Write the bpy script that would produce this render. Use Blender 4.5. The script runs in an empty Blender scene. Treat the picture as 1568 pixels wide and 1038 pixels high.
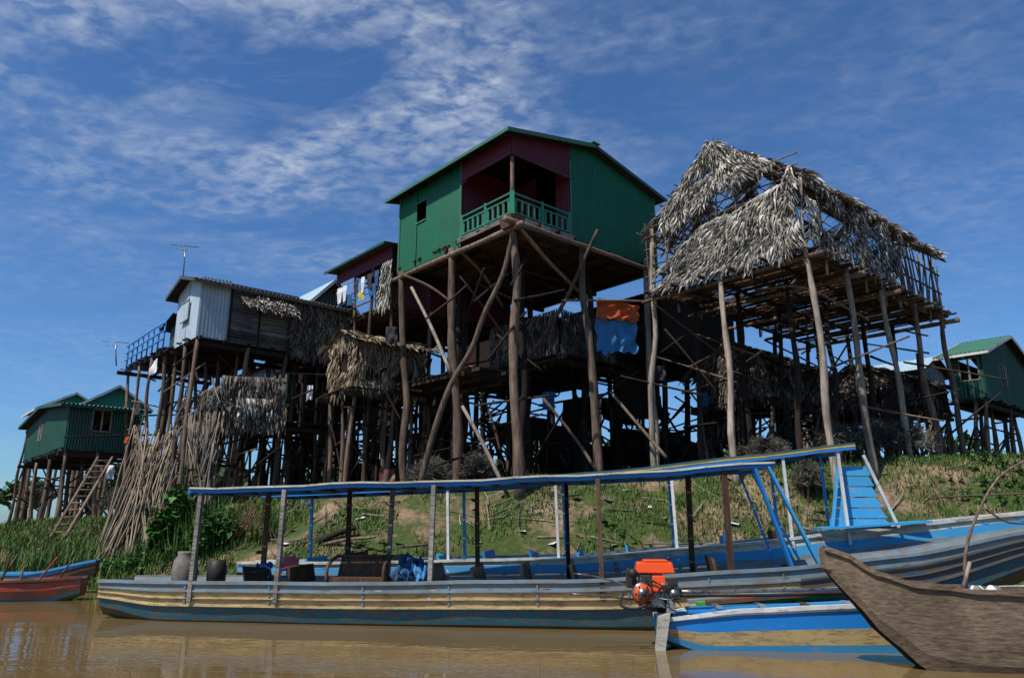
import bpy, math, random
from mathutils import Vector, noise
random.seed(7)
R_=random.random
def U(a,b): return random.uniform(a,b)
# ------------------------------------------------------------ camera constants
CAMZ=1.6; PITCH=math.radians(14.1); FPX=1120.0
cp,sp=math.cos(PITCH),math.sin(PITCH)
def S(px,py,Y):
    """surveyed point: bearing/elevation read off the photo, true distance Y in metres"""
    u=(px-784)/FPX; v=(519-py)/FPX
    f=cp-v*sp; up=sp+v*cp
    return Vector((u*Y/f, Y, CAMZ+up*Y/f))
# ------------------------------------------------------------ node helpers
def newmat(name):
    m=bpy.data.materials.new(name); m.use_nodes=True
    nt=m.node_tree; b=nt.nodes['Principled BSDF']
    return m,nt,b
def N(nt,t,**k):
    n=nt.nodes.new(t)
    for a,v in k.items(): setattr(n,a,v)
    return n
def mixc(nt,fac,a,b):
    n=N(nt,'ShaderNodeMix',data_type='RGBA')
    for s,v in ((0,fac),(6,a),(7,b)):
        if isinstance(v,bpy.types.NodeSocket): nt.links.new(v,n.inputs[s])
        else: n.inputs[s].default_value=v if s==0 else (v[0],v[1],v[2],1)
    return n.outputs[2]
def noisetex(nt,scale,stretch=(1,1,1),detail=4,rough=.6,dist=0):
    tc=N(nt,'ShaderNodeTexCoord'); mp=N(nt,'ShaderNodeMapping'); mp.inputs['Scale'].default_value=stretch
    nt.links.new(tc.outputs['Object'],mp.inputs['Vector'])
    n=N(nt,'ShaderNodeTexNoise'); n.inputs['Scale'].default_value=scale; n.inputs['Detail'].default_value=detail
    n.inputs['Roughness'].default_value=rough; n.inputs['Distortion'].default_value=dist
    nt.links.new(mp.outputs[0],n.inputs['Vector']); return n.outputs['Fac']
def ramp(nt,fac,stops):
    r=N(nt,'ShaderNodeValToRGB'); e=r.color_ramp.elements
    while len(e)<len(stops): e.new(.5)
    for i,(p,c) in enumerate(stops):
        e[i].position=p; e[i].color=(c[0],c[1],c[2],1) if hasattr(c,'__len__') else (c,c,c,1)
    nt.links.new(fac,r.inputs[0]); return r.outputs[0]
def bump(nt,b,fac,strength=.4,dist=.02):
    n=N(nt,'ShaderNodeBump'); n.inputs['Strength'].default_value=strength; n.inputs['Distance'].default_value=dist
    nt.links.new(fac,n.inputs['Height']); nt.links.new(n.outputs[0],b.inputs['Normal'])
def rnd(nt): return N(nt,'ShaderNodeNewGeometry').outputs['Random Per Island']
def mul(nt,c,f):
    n=N(nt,'ShaderNodeMix',data_type='RGBA',blend_type='MULTIPLY'); n.inputs[0].default_value=1
    nt.links.new(c,n.inputs[6]); nt.links.new(f,n.inputs[7]); return n.outputs[2]
def wood(name,c1,c2,stretch=(6,6,.6),rough=.85,island=.5,bm=True,sc=3,bs=.7):
    m,nt,b=newmat(name)
    f=noisetex(nt,sc,stretch,5,.72)
    c=ramp(nt,f,[(.32,c1),(.68,c2)])
    i=ramp(nt,rnd(nt),[(0,1-island),(1,1+island*.5)])
    c=mul(nt,c,i)
    if bm: c=mul(nt,c,ramp(nt,noisetex(nt,1.1,(1,1,1),3,.6),[(.35,.65),(.65,1.15)]))
    nt.links.new(c,b.inputs['Base Color']); b.inputs['Roughness'].default_value=rough
    b.inputs['Specular IOR Level'].default_value=.2
    if bm: bump(nt,b,f,bs,.03)
    return m
def paint(name,c,worn,amount=.5,stretch=(1,1,4),scale=3,rough=.55,island=.15,metal=0,dirt=(.08,.06,.04),soft=.06,dk=.6):
    m,nt,b=newmat(name)
    f=noisetex(nt,scale,stretch,6,.75)
    k=ramp(nt,f,[(amount-soft,0),(amount+soft,1)])
    c0=mixc(nt,k,c,worn)
    f2=noisetex(nt,1.2,(1,1,1),4,.7)
    k2=ramp(nt,f2,[(.42,0),(.8,dk)])
    c0=mixc(nt,k2,c0,dirt)
    c0=mul(nt,c0,ramp(nt,rnd(nt),[(0,1-island),(1,1)]))
    nt.links.new(c0,b.inputs['Base Color']); b.inputs['Roughness'].default_value=rough
    b.inputs['Metallic'].default_value=metal; b.inputs['Specular IOR Level'].default_value=.3
    return m
def leafy(name,stops,rough=.7,lo=.6):
    m,nt,b=newmat(name)
    c=ramp(nt,rnd(nt),stops); f=noisetex(nt,1.3,(1,1,1),3)
    c=mul(nt,c,ramp(nt,f,[(.35,lo),(.62,1.12)]))
    nt.links.new(c,b.inputs['Base Color']); b.inputs['Roughness'].default_value=rough
    b.inputs['Specular IOR Level'].default_value=.25
    return m
M={}
M['post']=wood('weathered_trunk',(.075,.047,.030),(.29,.205,.145))
M['postlight']=wood('pale_trunk',(.17,.13,.095),(.50,.41,.32),island=.3)
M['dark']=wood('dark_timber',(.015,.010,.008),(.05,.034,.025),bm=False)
M['brown']=wood('brown_timber',(.045,.026,.016),(.15,.085,.052),bm=False)
M['grey']=wood('grey_timber',(.12,.11,.10),(.42,.38,.33),(1,6,6))
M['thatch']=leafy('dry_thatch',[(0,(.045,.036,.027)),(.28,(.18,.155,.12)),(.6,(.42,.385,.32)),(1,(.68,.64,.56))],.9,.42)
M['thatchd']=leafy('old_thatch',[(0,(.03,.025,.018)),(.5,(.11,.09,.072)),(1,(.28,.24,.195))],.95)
M['thatchb']=leafy('golden_thatch',[(0,(.09,.065,.04)),(.5,(.27,.20,.125)),(1,(.46,.37,.25))],.95)
M['green']=paint('green_sheet',(.004,.12,.055),(.015,.15,.09),.62,(4,4,.3),2,.45,.0,dirt=(.02,.055,.035))
M['greenf']=paint('green_trim',(.05,.20,.12),(.10,.12,.08),.6)
M['dgreen']=paint('dark_green_sheet',(.01,.075,.05),(.03,.07,.06),.6,(3,3,.5),2,.5)
M['maroon']=paint('maroon_sheet',(.11,.012,.022),(.13,.035,.04),.62,(4,4,.3),2,.5,.0,dirt=(.05,.02,.02))
M['teal']=paint('teal_paint',(.02,.25,.15),(.07,.13,.10),.62)
M['zinc']=paint('zinc_sheet',(.17,.18,.19),(.10,.08,.06),.52,(3,3,.4),2,.5,.0,.2,dirt=(.07,.06,.05))
M['slat']=wood('slat_boards',(.05,.047,.045),(.22,.21,.20),(1,1,8),island=.6)
M['zincw']=paint('pale_zinc',(.42,.52,.58),(.28,.27,.26),.60,(5,5,.3),2,.45,.1,dirt=(.25,.25,.25))
M['roofblue']=paint('roof_sheet',(.36,.50,.55),(.3,.28,.25),.62,(2,2,.5),2,.4,.05,dirt=(.25,.27,.27))
M['roofdark']=paint('old_roof_sheet',(.06,.075,.075),(.14,.09,.06),.55,(2,2,.5),2,.6)
M['rust']=paint('rust',(.20,.06,.03),(.08,.05,.04),.5)
M['blue']=paint('blue_paint',(.012,.20,.58),(.16,.22,.27),.66,(1.5,4,5),3,.5,.05,dirt=(.05,.12,.2))
M['blueL']=paint('light_blue_paint',(.05,.36,.68),(.32,.34,.34),.62,(1.5,4,5),3,.55,dirt=(.10,.22,.3))
M['hullgrey']=paint('hull_grey',(.20,.29,.34),(.25,.20,.15),.54,(1.6,4,6),3,.6,soft=.10,dirt=(.12,.08,.05))
M['hullyel']=paint('hull_ochre',(.58,.43,.20),(.25,.17,.10),.56,(1.2,4,7),3,.6,dirt=(.26,.15,.08),soft=.07,dk=.5)
M['hullblue']=paint('hull_bluegreen',(.02,.12,.16),(.14,.11,.08),.55,(1.2,4,5),3,.5,dirt=(.06,.06,.045),soft=.07)
M['hulllow']=paint('hull_algae',(.045,.05,.026),(.08,.07,.04),.5,(1.2,3,4),3,.5,soft=.1)
M['hullblack']=paint('hull_black',(.012,.014,.018),(.06,.06,.055),.60,(1.2,3,5),3,.45)
M['hullbrown']=paint('hull_brown',(.16,.11,.07),(.04,.10,.15),.54,(1.2,4,6),3,.6,soft=.08)
M['cream']=paint('cream_paint',(.62,.60,.50),(.30,.25,.2),.57,(1.5,4,5),3)
M['yellow']=paint('yellow_paint',(.62,.45,.07),(.30,.25,.18),.60,(1.5,4,5),3)
M['white']=paint('white_paint',(.7,.7,.68),(.35,.33,.3),.6)
M['orange']=paint('orange_paint',(.85,.085,.01),(.55,.09,.02),.72,(1,1,1),6,.3,.0,dirt=(.5,.08,.02))
M['red']=paint('red_paint',(.40,.05,.03),(.25,.13,.09),.54)
M['brgreen']=paint('bright_green_paint',(.05,.45,.06),(.15,.3,.12),.62)
M['canoe']=wood('dugout_wood',(.085,.058,.038),(.27,.195,.13),(1.2,4,7),.75,.08,True,5,.3)
M['metal']=paint('engine_metal',(.30,.30,.30),(.10,.07,.05),.55,(1,1,1),12,.35,.2,.8)
M['black']=paint('black_rubber',(.015,.015,.016),(.03,.03,.03),.6)
M['clothw']=paint('white_cloth',(.72,.72,.75),(.65,.65,.7),.7,rough=.9,dirt=(.5,.5,.5))
M['clothb']=paint('blue_cloth',(.02,.09,.22),(.05,.13,.25),.6,rough=.9)
M['clothd']=paint('dark_cloth',(.03,.03,.04),(.06,.05,.05),.6,rough=.9)
M['clothr']=paint('pink_cloth',(.5,.10,.12),(.5,.2,.2),.6,rough=.9)
M['tarpo']=paint('orange_tarp',(.50,.09,.02),(.3,.08,.03),.6,rough=.7,scale=2)
M['tarpb']=paint('blue_tarp',(.03,.20,.45),(.1,.25,.4),.6,rough=.6,scale=2)
M['clay']=paint('clay',(.25,.22,.19),(.16,.14,.12),.5,(1,1,1),4,.8)
M['grass']=leafy('grass_blades',[(0,(.035,.075,.012)),(.5,(.07,.14,.024)),(.88,(.12,.19,.04)),(1,(.26,.23,.11))])
M['leaf']=leafy('leaves',[(0,(.02,.07,.012)),(.5,(.05,.15,.025)),(1,(.10,.24,.05))],.5)
M['twig']=leafy('dry_twigs',[(0,(.07,.06,.05)),(1,(.26,.23,.19))],.9)
M['brush']=leafy('grey_brush',[(0,(.05,.045,.035)),(.7,(.15,.135,.11)),(1,(.22,.21,.15))],.9)
M['stick']=leafy('cut_sticks',[(0,(.10,.075,.05)),(1,(.36,.28,.20))],.9)
M['tree']=leafy('far_leaves',[(0,(.015,.04,.012)),(1,(.06,.11,.03))])
# ------------------------------------------------------------ mesh builder
class G:
    def __init__(s): s.v=[]; s.f=[]; s.m=[]; s.mats=[]; s.sm=[]
    def mi(s,m):
        if m not in s.mats: s.mats.append(m)
        return s.mats.index(m)
    def add(s,vs,fs,m,smooth=False):
        o=len(s.v); s.v+= [tuple(p) for p in vs]; k=s.mi(m)
        for f in fs: s.f.append(tuple(i+o for i in f)); s.m.append(k); s.sm.append(smooth)
    def out(s,name,parent=None,bevel=0):
        me=bpy.data.meshes.new(name); me.from_pydata(s.v,[],s.f)
        for m in s.mats: me.materials.append(M[m])
        me.polygons.foreach_set('material_index',s.m); me.polygons.foreach_set('use_smooth',s.sm); me.update()
        o=bpy.data.objects.new(name,me); bpy.context.scene.collection.objects.link(o)
        if parent: o.parent=parent
        if bevel:
            b=o.modifiers.new('b','BEVEL'); b.width=bevel; b.segments=2; b.limit_method='ANGLE'
        return o
def empty(name):
    o=bpy.data.objects.new(name,None); bpy.context.scene.collection.objects.link(o); return o
BF=[(0,1,2,3),(7,6,5,4),(0,4,5,1),(1,5,6,2),(2,6,7,3),(3,7,4,0)]
def beam(g,a,b,w,h,m,up=Vector((0,0,1))):
    a=Vector(a); b=Vector(b); d=(b-a).normalized()
    s=d.cross(up)
    if s.length<.01: s=d.cross(Vector((0,1,0)))
    s.normalize(); t=s.cross(d).normalized()
    q=[(-w/2,-h/2),(w/2,-h/2),(w/2,h/2),(-w/2,h/2)]
    g.add([a+s*x+t*y for x,y in q]+[b+s*x+t*y for x,y in q],[f[::-1] for f in BF],m)
def hexa(g,bot,top,m): g.add(list(bot)+list(top),BF,m)
def cat(pts,n):
    P=[pts[0]*2-pts[1]]+pts+[pts[-1]*2-pts[-2]]; out=[]
    for i in range(1,len(P)-2):
        for k in range(n):
            t=k/n; a,b,c,d=P[i-1:i+3]
            out.append(.5*((2*b)+(c-a)*t+(2*a-5*b+4*c-d)*t*t+(3*b-a-3*c+d)*t**3))
    out.append(pts[-1]); return out
def pole(g,pts,r0,r1,m,n=7,jit=0,sub=3,cap=True):
    pts=[Vector(p) for p in pts]
    if jit and len(pts)==2:
        L=(pts[1]-pts[0]).length; k=max(2,int(L/1.4)); q=[]
        for i in range(k+1):
            p=pts[0].lerp(pts[1],i/k)
            if 0<i<k: p=p+Vector((U(-jit,jit),U(-jit,jit),0))
            q.append(p)
        pts=q
    if len(pts)>2 and sub>1: pts=cat(pts,sub)
    vs=[];fs=[];K=len(pts)
    for i,p in enumerate(pts):
        d=(pts[min(i+1,K-1)]-pts[max(i-1,0)]).normalized()
        s=d.cross(Vector((.3,1,.1))).normalized(); t=s.cross(d)
        r=(r0+(r1-r0)*i/(K-1))*(U(.85,1.15) if jit else 1)
        for j in range(n):
            a=2*math.pi*j/n; vs.append(p+s*r*math.cos(a)+t*r*math.sin(a))
    for i in range(K-1):
        for j in range(n):
            k=(j+1)%n; fs.append((i*n+j,i*n+k,(i+1)*n+k,(i+1)*n+j))
    if cap: fs.append(tuple(range(n))[::-1]); fs.append(tuple((K-1)*n+j for j in range(n)))
    g.add(vs,fs,m,True)
def corr(g,a,b,c,d,m,pitch=.1,amp=.014):
    a,b,c,d=[Vector(x) for x in (a,b,c,d)]
    n=(b-a).cross(d-a).normalized(); k=max(2,int((b-a).length/pitch*2)); vs=[]
    for i in range(k+1):
        t=i/k; o=n*amp*(1 if i%2 else -1)
        vs+= [a.lerp(b,t)+o, d.lerp(c,t)+o]
    g.add(vs,[(2*i,2*i+2,2*i+3,2*i+1) for i in range(k)],m)
def thatch(g,a,b,c,d,m,row=.22,step=.07,ln=.5,wd=.09,hole=0,lift=.05,seed=0,messy=.2,hs=.9,out=None):
    """a,b lower edge; c,d upper edge (c above b, d above a)"""
    a,b,c,d=[Vector(x) for x in (a,b,c,d)]
    H=((d-a).length+(c-b).length)/2; W=max((b-a).length,(c-d).length)
    nr=max(1,int(H/row)); nn=max(1,int(W/step))
    nrm=(b-a).cross(d-a).normalized()
    if nrm.z<-.2 : nrm=-nrm
    if abs(nrm.z)<=.2 and nrm.y>0: nrm=-nrm
    for i in range(nr+1):
        for j in range(nn):
            u=(j+R_())/nn; v=min(1,(i+.6+U(-.35,.35))/nr)
            lo=a.lerp(b,u); hi=d.lerp(c,u); p=lo.lerp(hi,v)
            if hole and noise.noise(Vector((p.x*hs+seed,p.y*hs,p.z*hs*1.4)))>hole: continue
            cl=noise.noise(p*1.7+Vector((seed,0,9))); cl2=noise.noise(p*3.1+Vector((0,seed,2)))
            dn=(lo-hi).normalized(); sd=(b-a).normalized()
            dr=(dn+sd*(U(-messy,messy)+cl*messy*1.6)+Vector((0,0,-.12))).normalized()
            L=ln*U(.45,1.4)*(1+cl2*.6); w=wd*U(.35,1.15)/2
            o=nrm*(U(0,lift)+cl*lift)
            e=p+o+dr*L+nrm*lift*(U(.0,1.8)+cl2)+Vector((0,0,-.03)); mid=(p+o).lerp(e,.55)+nrm*lift*.5
            side=dr.cross(nrm).normalized(); tw=nrm*w*U(-1.1,1.1)
            g.add([p+o-side*w,p+o+side*w,mid+side*w+tw,mid-side*w-tw,e+side*w*.25],[(0,1,2,3),(3,2,4)],m)
# ------------------------------------------------------------ ground
def sst(t): t=max(0,min(1,t)); return t*t*(3-2*t)
def yw(x): return 16.5+max(0,-x-5)*.42 if x>-15 else 20.7
def ground(x,y):
    w=yw(x)
    zp=max(1.45,min(3.45,2.72+(.052 if x>0 else .078)*x))
    t=(y-w)/4.6
    z=-1.4+1.4*sst((y-(w-5))/5) if y<w else zp*(.55*sst(t)+.45*max(0,min(1,t)))
    if w-1<y<w+40:
        z+= .13*noise.noise(Vector((x*.6,y*.6,0)))+.05*noise.noise(Vector((x*2.1,y*2.1,3)))
    return z
def axis(lo,a,b,hi,st):
    xs=[]; x=a
    while x<=b: xs.append(x); x+=st
    k=st; x=b
    while x<hi: k*=1.4; x+=k; xs.append(min(x,hi))
    k=st; x=a
    while x>lo: k*=1.4; x-=k; xs.insert(0,max(x,lo))
    return xs
xs=axis(-700,-26,26,700,.3); ys=axis(-300,14,32,900,.25)
g=G(); vs=[(x,y,ground(x,y)) for y in ys for x in xs]; nx=len(xs)
m,nt,b=newmat('bank_earth'); M['ground']=m
f=noisetex(nt,.55,(1,1,1),6,.7); f2=noisetex(nt,9,(1,1,1),4,.7)
c=ramp(nt,f,[(.38,(.32,.215,.135)),(.46,(.18,.135,.078)),(.53,(.065,.09,.026))])
c=mul(nt,c,ramp(nt,f2,[(.25,.5),(.7,1.2)])); nt.links.new(c,b.inputs['Base Color']); b.inputs['Roughness'].default_value=.95
b.inputs['Specular IOR Level'].default_value=.1; bump(nt,b,f2,.9,.06)
g.add(vs,[(j*nx+i,j*nx+i+1,(j+1)*nx+i+1,(j+1)*nx+i) for j in range(len(ys)-1) for i in range(nx-1)],'ground',True)
g.out('ground')
# water
m,nt,b=newmat('muddy_water'); M['water']=m
f=noisetex(nt,1.2,(.5,1.3,1),3,.5,.3); f2=noisetex(nt,6,(.6,1.4,1),2,.5)
a=N(nt,'ShaderNodeMath',operation='ADD'); mm=N(nt,'ShaderNodeMath',operation='MULTIPLY'); mm.inputs[1].default_value=.2
nt.links.new(f2,mm.inputs[0]); nt.links.new(f,a.inputs[0]); nt.links.new(mm.outputs[0],a.inputs[1])
c=ramp(nt,noisetex(nt,.25,(1,2,1),3),[(.35,(.145,.093,.037)),(.65,(.18,.12,.052))])
nt.links.new(c,b.inputs['Base Color']); b.inputs['Roughness'].default_value=.035; b.inputs['IOR'].default_value=1.4
b.inputs['Specular IOR Level'].default_value=.65
bump(nt,b,a.outputs[0],.2,.05)
g=G(); g.add([(-700,-300,0),(700,-300,0),(700,60,0),(-700,60,0)],[(0,1,2,3)],'water'); g.out('water')
# ------------------------------------------------------------ village frame
LD=Vector((-.66,.751,0)); RD=Vector((.751,.66,0))
class Fr:
    def __init__(s,x,y): s.o=Vector((x,y,0))
    def p(s,l,r,z): return s.o+LD*l+RD*r+Vector((0,0,z))
def stilts(g,fr,ls,rs,ztop,r=.11,m='post',brace=1.0,lean=.12,mb='post'):
    base={}
    for i,l in enumerate(ls):
        for j,r_ in enumerate(rs):
            l_=l+U(-.2,.2)*(0<i<len(ls)-1); rr=r_+U(-.2,.2)*(0<j<len(rs)-1)
            t=fr.p(l_,rr,ztop); q=fr.p(l_+U(-lean,lean)*2,rr+U(-lean,lean)*2,0); q.z=ground(q.x,q.y)-.2
            pole(g,[q,t+Vector((0,0,.12))],r*U(.85,1.3),r*U(.55,.85),m,7,.08); base[i,j]=(q,t)
    def lnk(A,B):
        (q1,t1),(q2,t2)=A,B
        if R_()<brace*.75:
            k1,k2=U(.05,.4),U(.5,.95); a=q1.lerp(t1,k1); b_=q2.lerp(t2,k2)
            if R_()<.5: a,b_=q1.lerp(t1,k2),q2.lerp(t2,k1)
            e=(b_-a)*.06; pole(g,[a-e,b_+e],r*.45,r*.35,mb,5,.06)
        if R_()<brace*.6:
            k=U(.3,.85); a=q1.lerp(t1,k); b_=q2.lerp(t2,k+U(-.05,.05)); e=(b_-a)*.08
            pole(g,[a-e,b_+e],r*.4,r*.35,mb,5,.04)
    for i in range(len(ls)):
        for j in range(len(rs)):
            if i+1<len(ls): lnk(base[i,j],base[i+1,j])
            if j+1<len(rs): lnk(base[i,j],base[i,j+1])
def lin(a,b,n): return [a+(b-a)*i/(n-1) for i in range(n)]
def floor(g,fr,l0,l1,r0,r1,z,m='brown',gap=.02,along='r',w=.16,jm='dark'):
    k=l0
    while k<l1-.03:
        e=U(-.08,.12); beam(g,fr.p(k+w/2,r0-e,z-.02+U(0,.015)),fr.p(k+w/2,r1+e,z-.02+U(0,.015)),w-gap,.035,m); k+=w
    for r_ in lin(r0+.1,r1-.1,max(2,int((r1-r0)/.7))): beam(g,fr.p(l0-U(.05,.25),r_,z-.1),fr.p(l1+U(.05,.2),r_,z-.1),.07,.11,jm)
    for l_ in lin(l0+.15,l1-.15,max(2,int((l1-l0)/1.6))): beam(g,fr.p(l_,r0-U(.1,.35),z-.24),fr.p(l_,r1+.15,z-.24),.13,.14,jm)
# ------------------------------------------------------------ MAIN green house
F1=Fr(0,20); H=empty('green_stilt_house')
g=G(); Z0=10.37; zb=10.12; ze=12.98; zk=13.72
def roofz(r): return ze+(zk-ze)*(1-abs(r-3.4)/3.4)
def wl(l0,l1,z0,z1,m,r=0.): corr(g,F1.p(l1,r,z0),F1.p(l0,r,z0),F1.p(l0,r,z1),F1.p(l1,r,z1),m)
wl(2.5,4.5,zb,ze,'green'); wl(5.02,6.1,zb,ze,'green'); wl(4.5,5.02,zb,11.72,'green'); wl(4.5,5.02,12.42,ze,'green')
def wr(r0,r1,z0,m,l=0.,z0b=None):
    a=[r0]+([3.4] if r0<3.4<r1 else [])+[r1]
    for p,q in zip(a[:-1],a[1:]): corr(g,F1.p(l,p,z0),F1.p(l,q,z0),F1.p(l,q,roofz(q)),F1.p(l,p,roofz(p)),m)
wr(2.5,6.8,zb,'green')
corr(g,F1.p(2.5,-.01,12.2),F1.p(1.9,-.01,12.42),F1.p(1.9,-.01,ze),F1.p(2.5,-.01,ze),'maroon')
corr(g,F1.p(1.9,-.01,12.42),F1.p(0,-.01,12.42),F1.p(0,-.01,ze),F1.p(1.9,-.01,ze),'maroon')
corr(g,F1.p(-.01,0,12.4),F1.p(-.01,2.5,12.4),F1.p(-.01,2.5,roofz(2.5)),F1.p(-.01,0,ze),'maroon')
wl(0,6.1,zb,ze,'green',6.8); wr(0,6.8,zb,'green',6.1)
g.out('walls',H)
g=G()
beam(g,F1.p(2.5,-.03,12.38),F1.p(0,-.03,12.38),.04,.06,'maroon'); beam(g,F1.p(-.03,0,12.36),F1.p(-.03,2.5,12.36),.04,.06,'maroon')
for (l_,r_) in ((2.5,-.02),(6.12,-.02),(-.02,2.5),(-.02,6.82)): beam(g,F1.p(l_,r_,zb),F1.p(l_,r_,ze),.05,.05,'greenf')
for z in (11.7,12.44): beam(g,F1.p(4.46,-.02,z),F1.p(5.06,-.02,z),.04,.04,'greenf')
g.out('trim',H)
g=G()
corr(g,F1.p(2.5,0.02,Z0),F1.p(2.5,2.5,Z0),F1.p(2.5,2.5,ze),F1.p(2.5,0.02,ze),'maroon')
corr(g,F1.p(2.5,2.5,Z0),F1.p(1.6,2.5,Z0),F1.p(1.6,2.5,ze),F1.p(2.5,2.5,ze),'maroon')
corr(g,F1.p(.7,2.5,Z0),F1.p(0.02,2.5,Z0),F1.p(0.02,2.5,ze),F1.p(.7,2.5,ze),'maroon')
g.out('porch_walls',H)
g=G()
ov=.42
for a,b_ in ((-ov,3.4),(6.8+ov,3.4)):
    za=ze+.03-ov*(zk-ze)/3.4; 
    corr(g,F1.p(-.35,a,za+.03),F1.p(6.5,a,za+.03),F1.p(6.5,b_,zk+.06),F1.p(-.35,b_,zk+.06),'greenf',.12,.016)
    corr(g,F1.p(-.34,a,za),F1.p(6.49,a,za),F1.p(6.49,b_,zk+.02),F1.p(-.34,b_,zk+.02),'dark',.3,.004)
    for l_ in (-.33,6.45): beam(g,F1.p(l_,a,za-.02),F1.p(l_,b_,zk-.0),.035,.11,'greenf' if a<0 else 'dgreen')
beam(g,F1.p(-.35,-ov-.02,ze-.08),F1.p(6.5,-ov-.02,ze-.08),.03,.10,'greenf')
beam(g,F1.p(-.4,3.4,zk+.09),F1.p(6.5,3.4,zk+.09),.35,.03,'greenf')
for l_ in lin(0,6.2,9): beam(g,F1.p(l_,-.35,ze-.06),F1.p(l_,.05,ze-.01),.06,.07,'dark')
g.out('roof',H)
g=G()
floor(g,F1,.0,6.1,.0,6.8,Z0-.02,'brown')
beam(g,F1.p(-.04,-.1,Z0-.05),F1.p(-.04,2.6,Z0-.05),.05,.16,'grey'); beam(g,F1.p(-.1,-.04,Z0-.05),F1.p(2.6,-.04,Z0-.05),.05,.16,'grey')
pole(g,[F1.p(-.25,-.5,Z0-.32),F1.p(-.25,6.9,Z0-.32)],.09,.08,'post',8,.03); pole(g,[F1.p(-.5,-.05,Z0-.42),F1.p(6.3,-.05,Z0-.42)],.09,.08,'post',8,.03)
hexa(g,[F1.p(*q,Z0-.45) for q in((-.25,-.25),(-.25,.2),(.2,.2),(.2,-.25))],[F1.p(*q,Z0-.1) for q in((-.3,-.3),(-.3,.25),(.25,.25),(.25,-.3))],'rust')
g.out('floor',H)
g=G() # balcony railing
for dr in (0,1):
    P=(lambda t,z:F1.p(t,.0,z)) if dr else (lambda t,z:F1.p(.0,t,z))
    for z in (.12,.56,.74): beam(g,P(0.05,Z0+z),P(2.48,Z0+z),.05,.045,'teal')
    for t in lin(.15,2.35,10): beam(g,P(t,Z0+.12),P(t,Z0+.56),.07,.025,'teal')
    for t in (.05,1.25,2.44): beam(g,P(t,Z0),P(t,Z0+.8),.07,.07,'teal')
g.out('balcony_railing',H)
g=G(); pole(g,[F1.p(.08,.08,Z0-.1),F1.p(.08,.08,ze)],.07,.06,'post')
g.out('porch_post',H)
g=G()
gz=lambda p:Vector((p.x,p.y,ground(p.x,p.y)-.2))
def spost(g,t,bpx,bY,r0=.15,r1=.1,m='post',jit=.1):
    q=S(*bpx,bY); q=gz(q); pole(g,[q,t],r0,r1,m,9,jit)
spost(g,F1.p(.1,.1,Z0-.4),(797,735),20.1,.16,.11)
spost(g,F1.p(2.95,.0,Z0-.2),(699,738),22,.155,.11)
spost(g,F1.p(5.9,.0,Z0-.2),(622,745),24,.14,.11)
spost(g,F1.p(.0,3.0,Z0-.2),(918,715),21.8,.14,.1)
spost(g,F1.p(.0,6.2,Z0+.1),(1001,705),23.6,.13,.1,'postlight')
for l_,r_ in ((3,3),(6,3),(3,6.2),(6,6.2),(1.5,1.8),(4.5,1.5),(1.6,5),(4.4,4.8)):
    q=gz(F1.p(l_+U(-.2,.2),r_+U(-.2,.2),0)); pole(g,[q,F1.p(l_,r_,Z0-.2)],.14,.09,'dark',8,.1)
def path(pp,r0,r1,m='post'): pole(g,[S(*p) for p in pp],r0,r1,m,8,0,4)
path([(786,355,19.8),(770,420,19.9),(742,480,20.1),(722,535,20.3),(690,590,20.6),(665,660,20.8),(642,748,21)],.07,.10)
path([(630,440,23),(660,500,22.4),(690,570,21.8)],.05,.06,'postlight')
path([(708,622,20.6),(740,680,20.3),(770,742,20)],.05,.06,'postlight')
path([(793,345,19.9),(835,395,21),(880,440,22.3),(905,462,23)],.06,.05)
path([(915,352,21.6),(893,400,21.6),(868,455,22),(830,520,23),(800,560,24)],.05,.08)
path([(700,380,22),(740,420,23),(770,470,24)],.06,.05)
path([(615,420,23.6),(660,440,23.4),(700,470,23)],.05,.04)
path([(832,610,22),(880,670,22),(912,718,21.6)],.045,.05)
path([(935,600,23),(990,665,22),(1020,700,21.5)],.045,.05)
path([(860,460,22),(930,460,22),(995,462,23)],.04,.04)
for k in range(46):
    l1,r1=U(-.2,6),U(-.2,6.3); z1=U(3.2,9.6); d=Vector((U(-1,1),U(-1,1),U(-.9,.9))).normalized()
    a=F1.p(l1,r1,z1); b_=a+d*U(1.5,3.4)
    if min(a.z,b_.z)>3: pole(g,[a,b_],.045,.03,'dark',5,.06)
g.out('stilts',H)
g=G()
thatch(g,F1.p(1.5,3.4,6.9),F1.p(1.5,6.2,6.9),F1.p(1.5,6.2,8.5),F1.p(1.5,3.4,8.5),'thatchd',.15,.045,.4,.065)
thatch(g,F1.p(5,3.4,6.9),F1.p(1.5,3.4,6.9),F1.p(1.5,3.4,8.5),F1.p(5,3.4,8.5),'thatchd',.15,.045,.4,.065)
floor(g,F1,1,6,3,6.4,6.85,'dark')
floor(g,F1,2,6.3,.2,2.5,6.2,'dark')
g.out('lower_room',H)
def sheet(g,a,b,c,d,m,n=10,amp=.05):
    a,b,c,d=[Vector(x) for x in (a,b,c,d)]; nr=(b-a).cross(d-a).normalized(); vs=[]
    sd=U(0,99)
    for j in range(n+1):
        for i in range(n+1):
            p=a.lerp(b,i/n).lerp(d.lerp(c,i/n),j/n); vs.append(p+nr*amp*2*noise.noise(Vector((i*.55+sd,j*.25,0)))+(Vector((0,0,amp*2*noise.noise(Vector((i*.5+sd,0,5))))) if j==0 else Vector()))
    g.add(vs,[(j*(n+1)+i,j*(n+1)+i+1,(j+1)*(n+1)+i+1,(j+1)*(n+1)+i) for j in range(n) for i in range(n)],m,True)
g=G(); sheet(g,S(914,540,22.2),S(976,540,22.8),S(974,492,22.8),S(912,484,22.2),'tarpb',14,.09); g.out('blue_tarp')
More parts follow.
